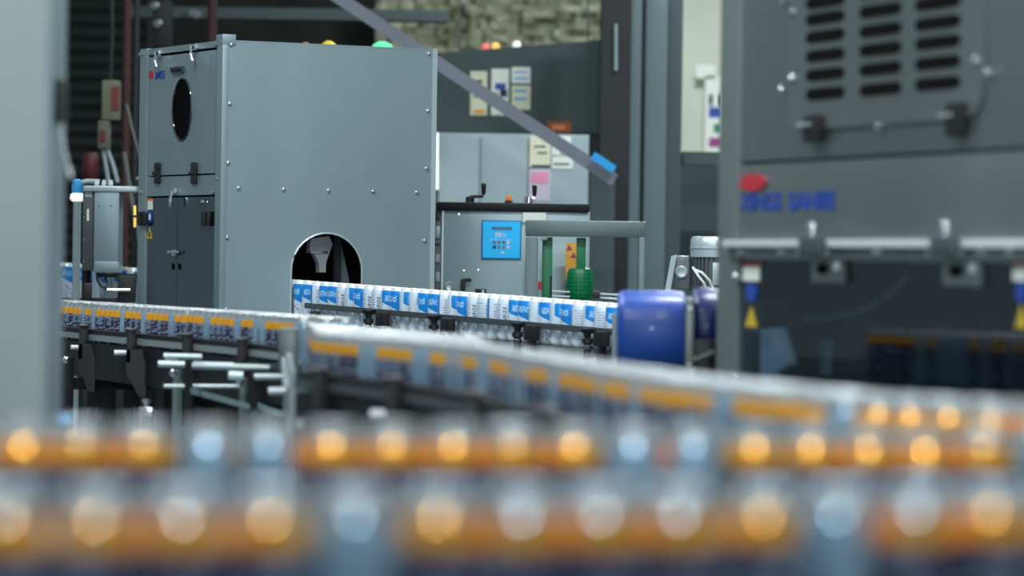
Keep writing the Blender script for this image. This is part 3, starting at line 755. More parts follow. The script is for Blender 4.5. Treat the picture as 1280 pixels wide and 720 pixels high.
p, z = bl_at(403); F = Frame(p, bd); link('rail_bracket', MB().fbox(F, -0.03, 0.03, -0.035, -0.018, z-0.0, z+0.045, 0.004), M['black'], bc)
F = Frame(B1, bd)
link('end_post', MB().fbox(F, 0.012, 0.020, -0.02, 0.1, bz(1)-0.3, bz(1)+0.12, 0.002), M['rail'], bc)
for s_ in (0.02, 0.75, 1.55):
    q = B1 - bd*s_; Fq = Frame(q, bd)
    link('leg', MB().fbox(Fq, -0.02, 0.02, -0.01, 0.03, 0, bz(1)-0.2), M['frame'], bc); link('leg', MB().fbox(Fq, -0.02, 0.02, 0.05, 0.085, 0, bz(1)-0.2), M['frame'], bc)
q = B0 + bd*0.3; Fq = Frame(q, bd); link('leg', MB().fbox(Fq, -0.02, 0.02, 0.02, 0.06, 0, bz(0)-0.11), M['frame'], bc)
crow = offset(bpath, BR + 0.003)
cnt = 0
bcount = {}
for p in walk(crow, 0.0672, 0.03):
    t = (p - crow[0]).length/LB
    px = p.x/p.y*FPX + CX
    if px < 62 or 180 < px < 352 or t > 1.0: continue
    r = -PI/2 - 0.22*2*PI + random.choice((-1.0, -0.2, 0.1, 0.6, 1.1, 2.2, 2.6, 3.4, 0.3, -0.5, -2.4))
    inside = FS.n.dot(p - FS.o)
    if inside > SD + 0.05: lab = ('blue and white drink can on the line left of the hood', 'blue and white cans left of the hood')
    elif inside > 0.06: lab = ('blue and white drink can in shadow inside the hood tunnel', 'blue and white cans inside the hood')
    else: lab = ('blue and white drink can on the sharp line right of the hood tunnel', 'blue and white cans out of the tunnel')
    bcount[lab[1]] = bcount.get(lab[1], 0) + 1
    if 'out of' in lab[1]: lab = ('%s blue and white can from the hood tunnel on the sharp line' % ordinal(bcount[lab[1]]), lab[1])
    put_can(BC, BL, 'drink_can', p.x, p.y, bz(t), r, *lab)

# ------------------------------------------------------------------ unit left of the hood
F = FB(14.0)
un = thing('air_unit', 'upright grey steel box on an arm just left of the hood', 'machine', tuple(at(128, 400, 14.0).xy) + (0,))
link('housing', MB().pbox(F, 117, 237, 149, 341, 0, 0.14, 0.006), M['steel'], un)
link('side_housing', MB().pbox(F, 103, 237, 116.5, 338, 0.02, 0.14, 0.003), M['dark_rail'], un)
link('top_bar', MB().pbox(F, 104, 232.5, 171, 239.5, -0.01, 0.16, 0.003), M['edge'], un)
link('bottom_lip', MB().pbox(F, 117.5, 327, 149, 341, -0.012, -0.0005, 0.004), M['steel'], un)
link('nameplate', MB().pbox(F, 106.5, 239.8, 115, 246, 0.016, 0.019), M['paper'], un); link('label_strip', MB().pbox(F, 108.5, 261, 111.5, 276, 0.016, 0.019), M['paper'], un)
for px in (121, 130, 138.5):
    q = at(px, 232, 14.03); link('knob', MB().lathe(q + Vector((0,0,0.001)), (0,0,1), [(0.009,0),(0.009,0.010),(0.006,0.022)], 12), M['white'], un)
for (px, py) in ((124,257.5),(139,257.5),(105.5,300),(105,272),(105,327)):
    q = at(px, py, 13.999 if px > 116 else 14.019); link('screw', MB().lathe(q, (0,-1,0), [(0.005,0),(0.003,0.004)], 8), M['chrome'], un)
q = at(125, 350, 14.05); 
mb = MB().tube([at(123,341,14.0), at(121.5,350,13.98), at(126,358,13.96), at(133,360,13.96), at(134.5,353,13.97), at(131,345,14.0)], 0.005)
link('cable', mb, M['black'], un)
link('mount', MB().pbox(F, 120, 342, 170, 347, 0.02, 0.1), M['black'], un)
link('stand', MB().fbox(F, at(111,0,14).x-0.03, at(111,0,14).x+0.005, 0.145, 0.18, 0, at(111,250,14).z), M['frame'], un)
q0 = thing('signal_column', 'pale pole with light blue head and white lamp beside the steel box', 'lamp', tuple(at(96, 300, 14.25).xy)+(0,))
a = at(96.5, 252, 14.25)
link('pole', MB().cyl((a.x, a.y, 0), (a.x, a.y, a.z), 0.016, 16), M['cabinet'], q0)
link('lamp', MB().lathe(a + Vector((0,0,0.0005)), (0,0,1), [(0.022,0),(0.030,0.012),(0.026,0.03),(0.018,0.034)], 18), M['lens'], q0)
link('head', MB().lathe(a + Vector((0,0,0.035)), (0,0,1), [(0.022,0),(0.024,0.02),(0.02,0.05),(0.008,0.056)], 16), M['lightblue'], q0)
link('arm', MB().tube([a+Vector((0.01,0,0.075)), a+Vector((0.04,0,0.083)), a+Vector((0.09,0,0.082))], 0.010), M['cabinet'], q0)
bq = thing('bar_clamp', 'silver rod with black clamps in front of the hood foot at left', 'clamp', tuple(at(150,365,13.6).xy)+(0,))
link('rod', MB().cyl(at(134,363,13.6), at(163,363,13.6), 0.0075, 12), M['chrome'], bq)
link('clamp_block', MB().pbox(FB(13.62), 147, 345, 169, 378, 0.0, 0.04, 0.004), M['black'], bq)
link('clamp_block', MB().pbox(FB(13.62), 104, 354, 113.5, 378, 0.0, 0.04, 0.004), M['black'], bq)
q = at(150, 380, 13.64); link('stand', MB().fbox(FB(13.63), q.x-0.01, q.x+0.02, 0, 0.03, 0, q.z+0.01), M['black'], bq); q = at(108, 380, 13.64); link('stand', MB().fbox(FB(13.63), q.x-0.01, q.x+0.01, 0, 0.03, 0, q.z+0.01), M['black'], bq)
link('connecting_bar', MB().fbox(FB(13.662), at(106,0,13.66).x, at(165,0,13.66).x, 0, 0.02, 1.10, 1.13), M['black'], bq)

# ------------------------------------------------------------------ control cabinet with blue keypad
F = FB(14.35)
ctl = thing('control_cabinet', 'grey steel control cabinet with bright blue keypad and two crank handles on top', 'machine', (-.1, 14.5, 0))
u0 = F.fp(553, 330)[0]; u1 = F.fp(737, 330)[0]; wt_ = F.fp(640, 263)[1]
link('body', MB().fbox(F, u0, u1, 0, 0.65, 0.02, wt_, 0.006), M['steel'], ctl)
link('edge_strip', MB().fbox(F, u0-0.004, u0+0.003, -0.004, 0.02, 0.3, wt_-0.005), M['edge'], ctl)
sb = link('switch_strip', MB().fbox(F, F.fp(541.5,330)[0], u0-0.006, 0.01, 0.5, 0.02, wt_-0.004, 0.003), M['dark_rail'], ctl)
for (y0, y1, mm) in ((266,275,'black'),(283,298,'steel'),(304,306,'black'),(318,328,'cabinet'),(340,352,'cabinet')):
    link('switch', MB().pbox(F, 544.5, y0, 550, y1, 0.0, 0.009, 0.001), M[mm], sb)
link('lid', MB().pbox(F, 545, 253.5, 736.5, 264.5, -0.02, 0.66, 0.008), M['frame'], ctl)
link('foot_rail', MB().fbox(F, u0, u1, 0.02, 0.6, 0, 0.019), M['frame'], ctl)
kp = link('keypad', MB().pbox(F, 602, 275.5, 651.5, 324, -0.012, -0.0005, 0.002), M['hmiedge'], ctl, 'bright blue membrane keypad')
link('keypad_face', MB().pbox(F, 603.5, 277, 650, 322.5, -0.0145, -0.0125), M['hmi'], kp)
link('display', MB().pbox(F, 614.5, 283.5, 640, 287.5, -0.0165, -0.015), M['hmidisp'], kp)
text_mesh(kp, F, 'Filler', 619.5, 290.5, 633, 296.5, 'white', -0.0148)
for c_ in range(4):
    for r_ in range(2):
        x = 618 + c_*5.8; y = 303 + r_*6
        link('key', MB().pbox(F, x-1.8, y-2, x+1.8, y+2, -0.0175, -0.0148), M['white' if c_ == 3 else ('ink' if (r_ == 1 and c_ == 0) else 'motor')], kp)
text_mesh(kp, F, '- - - - - -', 613, 299, 641, 300.4, 'white', -0.0148)
link('key', MB().pbox(F, 626.5, 314.5, 630, 317, -0.0175, -0.0148), M['white'], kp)
lb = link('label_plate', MB().pbox(F, 653.5, 265.8, 682.5, 277.5, -0.024, -0.0205), M['paper'], ctl)
def crank(xh, xa, yh, y0, armmat):
    c = at(xh, yh, 14.5); top = at(xa, y0, 14.5); el = at(xa, yh-2, 14.5)
    ck = link('crank', MB().lathe((c.x, c.y, at(xh, 256, 14.5).z-0.005), (0,0,1), [(0.014,0),(0.014,0.014),(0.018,0.016),(0.018,0.036),(0.010,0.04)], 16), M[armmat], ctl)
    link('crank_arm', MB().cyl((c.x, c.y, c.z+0.004), (el.x, el.y, c.z+0.006), 0.0065, 10), M[armmat], ck)
    link('crank_grip', MB().lathe((el.x, el.y, c.z+0.012), (0,0,1), [(0.006,0),(0.009,0.008),(0.011,0.045),(0.007,top.z-c.z-0.012)], 14), M['black'], ck)
crank(587.5, 604.5, 247, 228.5, 'black'); crank(661, 668, 249, 231.5, 'chrome')
c = at(636, 253, 14.5); bb = link('beacon_base', MB().lathe((c.x, c.y, c.z-0.006), (0,0,1), [(0.017,0),(0.017,0.012),(0.013,0.014)], 16), M['black'], ctl)
link('beacon_lens', MB().lathe((c.x, c.y, c.z+0.0085), (0,0,1), [(0.0125,0),(0.0125,0.012),(0.008,0.019)], 16), M['orange'], bb)
c = at(562, 358, 14.35); link('round_gauge', MB().lathe(c, (0,-1,0), [(0.021,0),(0.021,0.014),(0.016,0.018),(0.012,0.016)], 22), M['edge'], ctl)
c = at(580, 352, 14.35); mb = MB().fbox(F, c.x-0.012, c.x+0.006, -0.03, -0.0005, c.z-0.04, c.z+0.012, 0.003); mb.cyl(c+Vector((0.0,-0.03,0.005)), c+Vector((0.03,-0.03,0.008)), 0.007, 10)
link('valve_lever', mb, M['black'], ctl)
vv = link('socket', MB().pbox(F, 594, 361, 608, 368, -0.01, -0.0005, 0.001), M['black'], ctl); link('socket_mark', MB().pbox(F, 602.5, 362, 605, 367, -0.013, -0.0105), M['white'], vv)
for (px,py) in ((574,267.5),(580,338),(598,337)): link('screw', MB().lathe(at(px,py,14.35), (0,-1,0), [(0.005,0),(0.003,0.003)], 8), M['chrome'], ctl)

# ------------------------------------------------------------------ steel frame with green star wheel
F = FB(13.75)
gf = thing('rinser_frame', 'open steel frame with green bars and a green toothed wheel behind the blue cans', 'machine', (.3, 13.8, 0))
link('top_beam', MB().pbox(F, 657, 276, 807, 296, 0, 0.12, 0.004), M['steel_mid'], gf)
link('post', MB().fbox(F, F.fp(657,330)[0], F.fp(672.5,330)[0], 0, 0.05, 0, F.fp(660,296.3)[1], 0.003), M['steel_mid'], gf)
link('post', MB().fbox(F, F.fp(798.5,330)[0], F.fp(806.5,330)[0], 0, 0.05, 0, F.fp(803,296.3)[1], 0.003), M['steel_mid'], gf)
q = at(684, 330, 13.8); wtop = at(684, 296.6, 13.8).z
link('green_bar', MB().fbox(FB(13.8), q.x-0.020, q.x+0.020, 0, 0.03, 0.95, wtop, 0.003), M['greenp'], gf, 'left green bar')
q = at(726.5, 330, 13.8)
link('green_bar', MB().fbox(FB(13.8), q.x-0.019, q.x+0.017, 0, 0.03, at(726,338,13.8).z, wtop, 0.003), M['greenp'], gf, 'right green bar above the toothed wheel')
c0 = at(725, 378, 13.8)
prof = [(0.028,0),(0.044,0.012),(0.052,0.035),(0.053,0.09),(0.051,0.118),(0.044,0.131),(0.02,0.138)]
mb = MB().lathe((c0.x, 13.83, c0.z), (0,0,1), prof, 26)
wheel = link('star_wheel', mb, M['greenp'], gf, 'green toothed wheel')
teeth = MB()
for k in range(7):
    h = 0.015 + k*0.0155; rr = 0.048 + 0.007*math.sin(PI*(k+0.6)/7.2)
    for j in range(20):
        a_ = 2*PI*j/20; d = Vector((math.cos(a_), math.sin(a_), 0)); b_ = Vector((c0.x, 13.83, c0.z+h))
        teeth.cyl(b_+d*(rr-0.012), b_+d*(rr+0.006)+Vector((0,0,0.006)), 0.0048, 5, 0.0015)
link('teeth', teeth, M['greenp'], wheel)
link('wheel_shaft', MB().cyl((c0.x, 13.83, 0.9), (c0.x, 13.83, c0.z), 0.02), M['frame'], gf)
link('cross_beam', MB().fbox(FB(13.8), F.fp(672,0)[0], F.fp(798,0)[0], 0.0, 0.05, 0.86, 0.898), M['frame'], gf)
link('red_stop', MB().pbox(FB(13.78), 672.5, 352, 677, 362, 0, 0.02), M['red'], gf)
link('rod', MB().cyl(at(676,299,13.76), at(684,298.5,13.76), 0.006, 8), M['chrome'], gf)
for (x0,y0,x1,y1) in ((690,364,712,365),(690,370,712,371),(744,367,808,371),(748,372,808,377)):
    link('side_rod', MB().cyl(at(x0,y0,13.70), at(x1,y1,13.70), 0.0045, 10), M['edge'], gf)
link('rod_block', MB().pbox(FB(13.68), 741, 364, 750, 373, 0, 0.05, 0.002), M['black'], gf)
link('thin_post', MB().fbox(FB(13.72), at(692.5,0,13.72).x, at(695,0,13.72).x, 0, 0.01, 1.0, at(693,345,13.72).z), M['frame'], gf)
link('thin_post', MB().fbox(FB(13.72), at(799,0,13.6).x-.05, at(801,0,13.6).x-.05, 0, 0.01, 1.0, at(799,372,13.72).z), M['frame'], gf)
sg = thing('warning_sign', 'narrow amber warning sign with purple symbols inside the green barred frame', 'sign', tuple(at(714,345,14.2)))
link('sign_plate', MB().pbox(FB(14.22), 707, 303.5, 722, 350, 0, 0.004), M['amber'], sg)
def tri(px, py, r, y): c = at(px, py, y); Fz = FB(y); return [(c.x-r, c.z-r*0.8), (c.x+r, c.z-r*0.8), (c.x, c.z+r)]
for (px,py) in ((711.5,309.5),(717,319)): link('sign_symbol', MB().prism(FB(14.218), tri(px,py,0.012,14.218), -0.001, 0.001), M['purple'], sg)
link('sign_stand', MB().fbox(FB(14.225), at(713,0,14.22).x, at(717,0,14.22).x, 0, 0.01, 0, at(714,345,14.22).z), M['frame'], sg)

# ------------------------------------------------------------------ gear motor
mo = thing('gear_motor', 'upright ribbed electric motor with silver cap behind the blue guard', 'motor', tuple(at(890,340,13.0).xy)+(0,))
c = at(890, 365, 13.0); R_ = 0.082
zt = at(890, 295.5, 13.0).z; z1 = at(890, 321.5, 13.0).z; z0 = c.z-0.03
link('fan_cap', MB().lathe((c.x, c.y, z1), (0,0,1), [(R_,0),(R_,0.030),(R_+0.003,0.031),(R_+0.003,0.036),(R_,0.037),(R_,zt-z1-0.012),(R_-0.008,zt-z1)], 36), M['edge'], mo)
link('motor_body', MB().cyl((c.x,c.y,z0),(c.x,c.y,z1-0.001), R_-0.014, 30), M['motor'], mo)
fin = MB()
for k in range(30):
    a_ = 2*PI*k/30; Fk = Frame((c.x, c.y), (math.cos(a_), math.sin(a_))); fin.fbox(Fk, R_-0.016, R_-0.001, -0.0022, 0.0022, z0, z1-0.004)
link('cooling_fins', fin, M['motor'], mo)
link('terminal_box', MB().fbox(Frame((c.x-0.03, c.y-R_-0.02),(1,0)), 0.025, 0.075, 0, 0.03, z0+0.055, z1-0.02, 0.003), M['edge'], mo)
link('cable', MB().tube([at(868,337,12.88), at(878,341,12.86), at(887,351,12.86), at(893,366,12.88)], 0.005), M['white'], mo)
link('cable', MB().tube([at(866,334,12.88), at(873,345,12.86), at(880,354,12.86), at(884,368,12.88)], 0.005), M['white'], mo)
gb = link('gearbox', MB().pbox(FB(12.95), 842, 319.5, 862, 362, 0, 0.08, 0.008), M['motor'], mo)
cc = at(851.5, 340, 12.95); link('gearbox_cover', MB().lathe(cc, (0,-1,0), [(0.024,0),(0.024,0.006),(0.018,0.010),(0.006,0.008)], 24), M['edge'], gb)
link('brace_arm', MB().hexa([at(831,364,12.92),at(838,364,12.92),at(838,364,12.94),at(831,364,12.94),at(839,320,12.92),at(846,318,12.92),at(846,318,12.94),at(839,320,12.94)]), M['edge'], mo)
link('stand', MB().fbox(FB(12.95), cc.x-0.03, c.x+0.08, 0, 0.13, 0, z0-0.0005), M['frame'], mo)

# ------------------------------------------------------------------ blue guard
bgd = thing('blue_guard', 'glossy blue rounded plastic guard over the end of the blue can line', 'guard', tuple(at(830,420,8.5).xy)+(0,))
Y0 = 8.45
cL, cR = at(773, 412, Y0), at(856, 412, Y0)
zc = at(815, 416, Y0).z; ztop = at(815, 364, Y0).z; RR = ztop - zc
prof = [(-0.001, -RR*0.95)]
# rounded-square section in (y,z), extruded along x
def section(R, n=36, p=2.9):
    out = []
    for k in range(n):
        a_ = 2*PI*k/n; ca, sa = math.cos(a_), math.sin(a_)
        out.append((math.copysign(abs(ca)**(2/p), ca)*R, math.copysign(abs(sa)**(2/p), sa)*R))
    return out
def drum(mb, x0, x1, yc, zc, R, p=2.9):
    S_ = section(R, 36, p); n = 36
    rings = [(x0, 0.90), (x0+0.006, 0.97), (x0+0.014, 1.0), (x1-0.010, 1.0), (x1, 0.97)]
    vs = [Vector((x, yc+y*s_, zc+z*s_)) for x, s_ in rings for y, z in S_]
    fs = [(i*n+k, i*n+(k+1)%n, (i+1)*n+(k+1)%n, (i+1)*n+k) for i in range(len(rings)-1) for k in range(n)] + [tuple(range(n)), tuple(range((len(rings)-1)*n, len(rings)*n))[::-1]]
    return mb.add(vs, fs)
link('guard_shell', drum(MB(), cL.x, cR.x, Y0+RR, zc, RR, 2.5), M['bluecover'], bgd)
link('flange', MB().fbox(FB(Y0-0.012), cR.x+0.001, cR.x+0.022, 0, 2*RR, zc-RR*1.02, zc+RR*0.86, 0.003), M['steel_warm'], bgd)
link('guard_shell', drum(MB(), cR.x+0.023, cR.x+0.085, Y0+RR+0.03, zc+0.012, RR*0.97, 2.2), M['bluedark'], bgd, 'darker blue end shell')
link('roller_knob', MB().cyl((cR.x+0.022, Y0-0.02, zc-0.065), (cR.x+0.07, Y0-0.02, zc-0.045), 0.007), M['dark_rail'], bgd)
link('stand', MB().fbox(FB(Y0+0.05), cL.x+0.02, cR.x+0.07, 0, 0.1, 0, zc-RR-0.001), M['blackhole'], bgd)
link('black_bracket', MB().fbox(FB(Y0-0.005), cR.x+0.024, cR.x+0.085, 0, 0.02, zc-RR*1.2, zc-RR*0.15, 0.003), M['black'], bgd)
F = FB(Y0-0.013)
for w_ in (zc+RR*0.6, zc-RR*0.75): link('flange_bolt', MB().lathe((cR.x+0.011, Y0-0.0125, w_), (0,-1,0), [(0.006,0),(0.004,0.005)], 10), M['chrome'], bgd)

# ------------------------------------------------------------------ big machine on the right
FR = Frame((.4735, 8.0), (.335, -.942))
bigm = thing('filling_machine', 'large blurred steel machine filling the right side, slotted vents above smoked window', 'machine', (.4735, 8.0, 0), FR.rot())
W_, D_ = 1.95, 0.9
_, wtopb = FR.fp(1000, 318); wsplit = FR.fp(1100, 318)[1]
wseam = FR.fp(1100, 195.5)[1]; HTOP = 2.25
up0 = FR.fp(985, 100)[0]; 
link('upper_housing', MB().fbox(FR, 0.0, W_, 0.0, D_, wseam+0.003, HTOP, 0.004), M['steel_warm'], bigm)
link('middle_housing', MB().fbox(FR, 0.0, W_, -0.002, D_, wsplit+0.002, wseam-0.003, 0.003), M['steel_warm'], bigm)
link('seam_gap', MB().fbox(FR, 0.01, W_-0.01, 0.012, D_-0.01, wseam-0.0028, wseam+0.0028), M['blackhole'], bigm)
pu = FR.fp(924, 300)[0]
link('corner_post', MB().fbox(FR, -0.004, pu, -0.006, 0.06, 0, HTOP, 0.003), M['steel_left'], bigm)
link('corner_post', MB().fbox(FR, W_-0.06, W_+0.004, -0.006, 0.06, 0, HTOP, 0.003), M['steel_left'], bigm)
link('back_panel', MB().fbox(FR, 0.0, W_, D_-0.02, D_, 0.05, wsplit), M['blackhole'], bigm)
link('end_panel', MB().fbox(FR, 0.0, 0.01, 0.061, D_-0.021, 0.05, wsplit), M['steel_dark'], bigm)
link('inner_partition', MB().fbox(FR, pu, W_-0.061, 0.42, 0.43, 0.05, wsplit), M['dark'], bigm)
link('inner_floor', MB().fbox(FR, pu, W_-0.061, 0.03, 0.419, 0.4, 0.42), M['dark'], bigm)
win = link('window_pane', MB().fbox(FR, pu+0.001, W_-0.061, 0.004, 0.008, 0.42, wsplit-0.002), M['glass'], bigm, 'smoked window pane')
link('lower_skirt', MB().fbox(FR, pu+0.001, W_-0.061, 0.0, 0.02, 0.0, 0.419), M['steel_warm'], bigm)
# vent panel
vp0, _ = FR.fp(990, 80); vp1, _ = FR.fp(1232, 80); wv0 = FR.fp(1110, 155)[1]
rad = 0.06
poly = [(vp0, HTOP-0.02), (vp0, wv0+rad)] + [(vp0+rad-rad*math.cos(a_), wv0+rad-rad*math.sin(a_)) for a_ in (0.4,0.8,1.2,PI/2)] + [(vp1-rad+rad*math.sin(a_), wv0+rad-rad*math.cos(a_)) for a_ in (0,0.4,0.8,1.2,PI/2)] + [(vp1, HTOP-0.02)]
vent = link('vent_panel', MB().prism(FR, poly, -0.008, -0.0005), M['steel_warm'], bigm)
for (x0, x1, ys) in ((1008,1056,(-22,1.5,22,44.5,68.5,92.5,116.5)), (1075,1127,(-12,12.5,37,61,85.5,111)), (1144.5,1201,(-21,3,28,52.5,78,104))):
    for y in ys:
        u0_ = FR.fp(x0, y, -0.008)[0]; u1_ = FR.fp(x1, y, -0.008)[0]; wc_ = FR.fp((x0+x1)/2, y, -0.008)[1]; h_ = 0.0125
        pl_ = [(u0_+0.02, wc_-h_), (u1_-0.02, wc_-h_), (u1_-0.005, wc_-h_*0.6), (u1_, wc_), (u1_-0.005, wc_+h_*0.6), (u1_-0.02, wc_+h_), (u0_+0.02, wc_+h_), (u0_+0.005, wc_+h_*0.6), (u0_, wc_), (u0_+0.005, wc_-h_*0.6)]
        link('vent_slot', MB().prism(FR, pl_, -0.0105, -0.0085), M['blackhole'], vent)
nrm = FR.p(0,-1,0)-FR.p(0,0,0)
for (px, py) in ((980,2),(992,14),(991,98),(978,113),(1219,76),(1235,91),(1099,159),(922,347),(922,473)):
    u_, w_ = FR.fp(px, py, -0.008); link('bolt', MB().lathe(FR.p(u_, -0.0085, w_), nrm, [(0.009,0),(0.009,0.004),(0.005,0.008)], 10), M['chrome'], bigm)
for (x0, y0, x1, y1) in ((1003,143,1022,178), (1180,127,1201,171)):
    h_ = link('handle', MB().pbox(FR, x0, y0, x1, y1, -0.022, -0.009, 0.005), M['black'], bigm)
    link('handle_lever', MB().pbox(FR, x0-8, (y0+y1)/2-7, x0+6, (y0+y1)/2-3, -0.030, -0.023), M['edge'], h_)
# emblem and lettering
eu0 = FR.fp(926, 228, -0.004)[0]; eu1 = FR.fp(957, 228, -0.004)[0]; ew = FR.fp(941, 228, -0.004)[1]
link('emblem', MB().prism(FR, oval((eu0+eu1)/2, ew, (eu1-eu0)/2, 0.019), -0.0075, -0.0025), M['red'], bigm)
text_mesh(bigm, FR, 'XINGS', 925, 241, 977, 264, 'blue', -0.0035); text_mesh(bigm, FR, 'SANIIE', 985, 239, 1044, 263, 'blue', -0.0035)
# rail bar with latches
wb1 = FR.fp(1100, 299.5, -0.03)[1]; wb0 = FR.fp(1100, 309.5, -0.03)[1]
link('rail_bar', MB().fbox(FR, pu-0.03, W_-0.01, -0.03, -0.0065, wb0, wb1, 0.003), M['alu_bright'], bigm)
wf0 = FR.fp(1100, 326, -0.015)[1]
link('rail_flange', MB().fbox(FR, pu-0.03, W_-0.01, -0.015, -0.0066, wf0, wb0-0.001, 0.002), M['steel_warm'], bigm)
for px in (927,977,1000,1031,1095,1164,1199,1226,1262):
    u_, w_ = FR.fp(px, 315, -0.015); link('bolt', MB().lathe(FR.p(u_, -0.0155, w_), nrm, [(0.009,0),(0.009,0.004),(0.005,0.008)], 10), M['chrome'], bigm)
for px in (1015, 1181):
    F_ = FR; u_, w_ = FR.fp(px, 303, -0.04)
    lt = link('latch', MB().fbox(FR, u_-0.05, u_+0.05, -0.05, -0.031, w_-0.022, w_+0.012, 0.004), M['column'], bigm)
    link('latch_knob', MB().lathe(FR.p(u_, -0.04, w_+0.0125), (0,0,1), [(0.008,0),(0.008,0.012),(0.015,0.014),(0.015,0.026),(0.008,0.03)], 14), M['chrome'], lt)
    pl_ = MB().fbox(FR, u_-0.07, u_+0.085, -0.010, 0.0035, w_-0.085, w_-0.030, 0.003); link('latch_plate', pl_, M['steel_warm'], lt)
    link('keyhole', MB().prism(FR, oval(u_-0.01, w_-0.055, 0.03, 0.012), -0.0125, -0.0105), M['blackhole'], lt)
    link('latch_bolt', MB().lathe(FR.p(u_+0.065, -0.0105, w_-0.05), nrm, [(0.009,0),(0.009,0.005)], 12), M['alu_bright'], lt)
for x0 in (928.5, 1266):
    s_ = link('sticker', MB().pbox(FR, x0, 330, x0+20, 351, 0.001, 0.0035), M['paper'], bigm); link('sticker_stripe', MB().pbox(FR, x0, 329, x0+20, 333, -0.0005, 0.0008), M['red'], s_)
    xm = x0+10; u_, w_ = FR.fp(xm, 365, 0.001); hw = (FR.fp(xm+7,365)[0]-FR.fp(xm-7,365)[0])/2
    s2 = link('sticker', MB().prism(FR, oval(u_, w_, hw, 0.021), 0.001, 0.0035), M['blue'], bigm)
    u_, w_ = FR.fp(xm, 397, 0.001); link('sticker', MB().prism(FR, [(u_-hw,w_-0.02),(u_+hw,w_-0.02),(u_,w_+0.024)], 0.001, 0.0035), M['yellow'], bigm)
# things seen through the window
Fi = Frame(FR.p(0,0.25,0).xy, FR.d)
a_, b_, c_, d_ = [Fi.fp(*q) for q in ((948,412),(972,410),(986,455),(948,478))]
Fc = Frame(FR.p(0,0.03,0).xy, FR.d); a_, b_, c_, d_ = [Fc.fp(*q) for q in ((950,412),(972,410),(986,455),(950,478))]
link('inner_chute', MB().prism(Fc, [a_, b_, c_, d_], 0, 0.02), M['frost'], bigm)
a_, b_, c_, d_ = [Fi.fp(*q) for q in ((1022,425),(1033,425),(1029,468),(1018,468))]
link('inner_chute', MB().prism(Fi, [a_, b_, c_, d_], 0, 0.02), M['frost'], bigm)
Fh = Frame(FR.p(0,0.12,0).xy, FR.d); hp = []
for q in ((1135,345),(1115,365),(1092,382),(1065,392),(1035,397),(1005,399)):
    u_, w_ = Fh.fp(*q); hp.append(Fh.p(u_, 0, w_))
link('inner_hose', MB().tube(hp, 0.004), M['edge'], bigm)
Fv = Frame(FR.p(0,0.3,0).xy, FR.d)
for px in (1030, 1195, 1240):
    u_, _ = Fv.fp(px, 400); link('inner_post', MB().fbox(Fv, u_-0.02, u_+0.02, 0, 0.04, 0.421, wsplit-0.003), M['frame'], bigm)

# ------------------------------------------------------------------ steel cabinet at the left edge
Yl = 6.5; F = FB(Yl)
lx = at(78.5, 325, Yl).x; lx2 = at(58, 325, Yl).x
lc = thing('steel_cabinet', 'tall plain satin steel cabinet cut off by the left picture edge', 'cabinet', (lx-0.3, Yl, 0))
link('body', MB().fbox(F, lx2-1.0, lx2-0.003, 0.0, 0.23, 0, 2.0, 0.004), M['steel_left'], lc)
link('lit_side_plate', MB().fbox(F, lx2-0.0025, lx2+0.002, 0.004, 0.235, 0, 2.0, 0.002), M['steel'], lc, 'side face painted paler as if lit')  # paler steel on the side face paints in the light it catches
hz1 = at(70,99,Yl+.1).z; hz0 = at(70,150,Yl+.1).z
hh = link('handle', MB().fbox(F, lx2+0.0025, lx2+0.012, 0.06, 0.19, hz0, hz1, 0.004), M['black'], lc)
link('pull_cord', MB().tube([at(75.5,137,Yl+0.15), at(76,160,Yl+0.15), at(80,185,Yl+0.15), at(85,208,Yl+0.15), at(88,221,Yl+0.15)], 0.0022), M['white'], hh)
link('cord_end', MB().cyl(at(85.5,208,Yl+0.15), at(88.5,222,Yl+0.15), 0.0042), M['white'], hh)
foot = at(80, 520, Yl-0.02); 
ft = link('floor_bracket', MB().fbox(F, foot.x-0.01, foot.x+0.012, -0.02, 0.0, foot.z-0.012, foot.z+0.004, 0.002), M['lightblue'], lc, 'small blue connector')

# ------------------------------------------------------------------ background
def bx(name, x0, y0, x1, y1, Y, th, m, label, cat, group=None, to_floor=False, bev=0.0):
    F = FB(Y); mb = MB()
    if to_floor:
        yc = (y0+y1)/2; mb.fbox(F, F.fp(x0,yc)[0], F.fp(x1,yc)[0], 0, th, 0, F.fp((x0+x1)/2, y0)[1], bev)
    else: mb.pbox(F, x0, y0, x1, y1, 0, th, bev)
    return tag(link(name, mb, M[m]), label, cat, group)
# roller shutter at the far left
mb = MB(); F = FB(25.6)
rs = thing('roller_shutter', 'dim slatted roller shutter on the back wall at upper left', 'shutter', (-2.9, 25.6, 0))
z = 0.05; u0, u1 = F.fp(40, 150)[0], F.fp(182, 150)[0]
while z < 3.4:
    mb.add([F.p(u0,0.03,z),F.p(u1,0.03,z),F.p(u1,0.0,z+0.045),F.p(u0,0.0,z+0.045),F.p(u0,0.03,z+0.09),F.p(u1,0.03,z+0.09)], [(0,1,2,3),(3,2,5,4)]); z += 0.1
sl = link('slats', mb, mat('shutter_paint', S(34,42,39), 0.2, 0.5), rs)
link('shutter_backing', MB().fbox(F, u0, u1, 0.04, 0.06, 0, 3.45), M['columnd'], rs)
link('shutter_rail', MB().fbox(F, u1+0.001, u1+0.08, -0.02, 0.06, 0, 3.45), M['columnd'], rs)
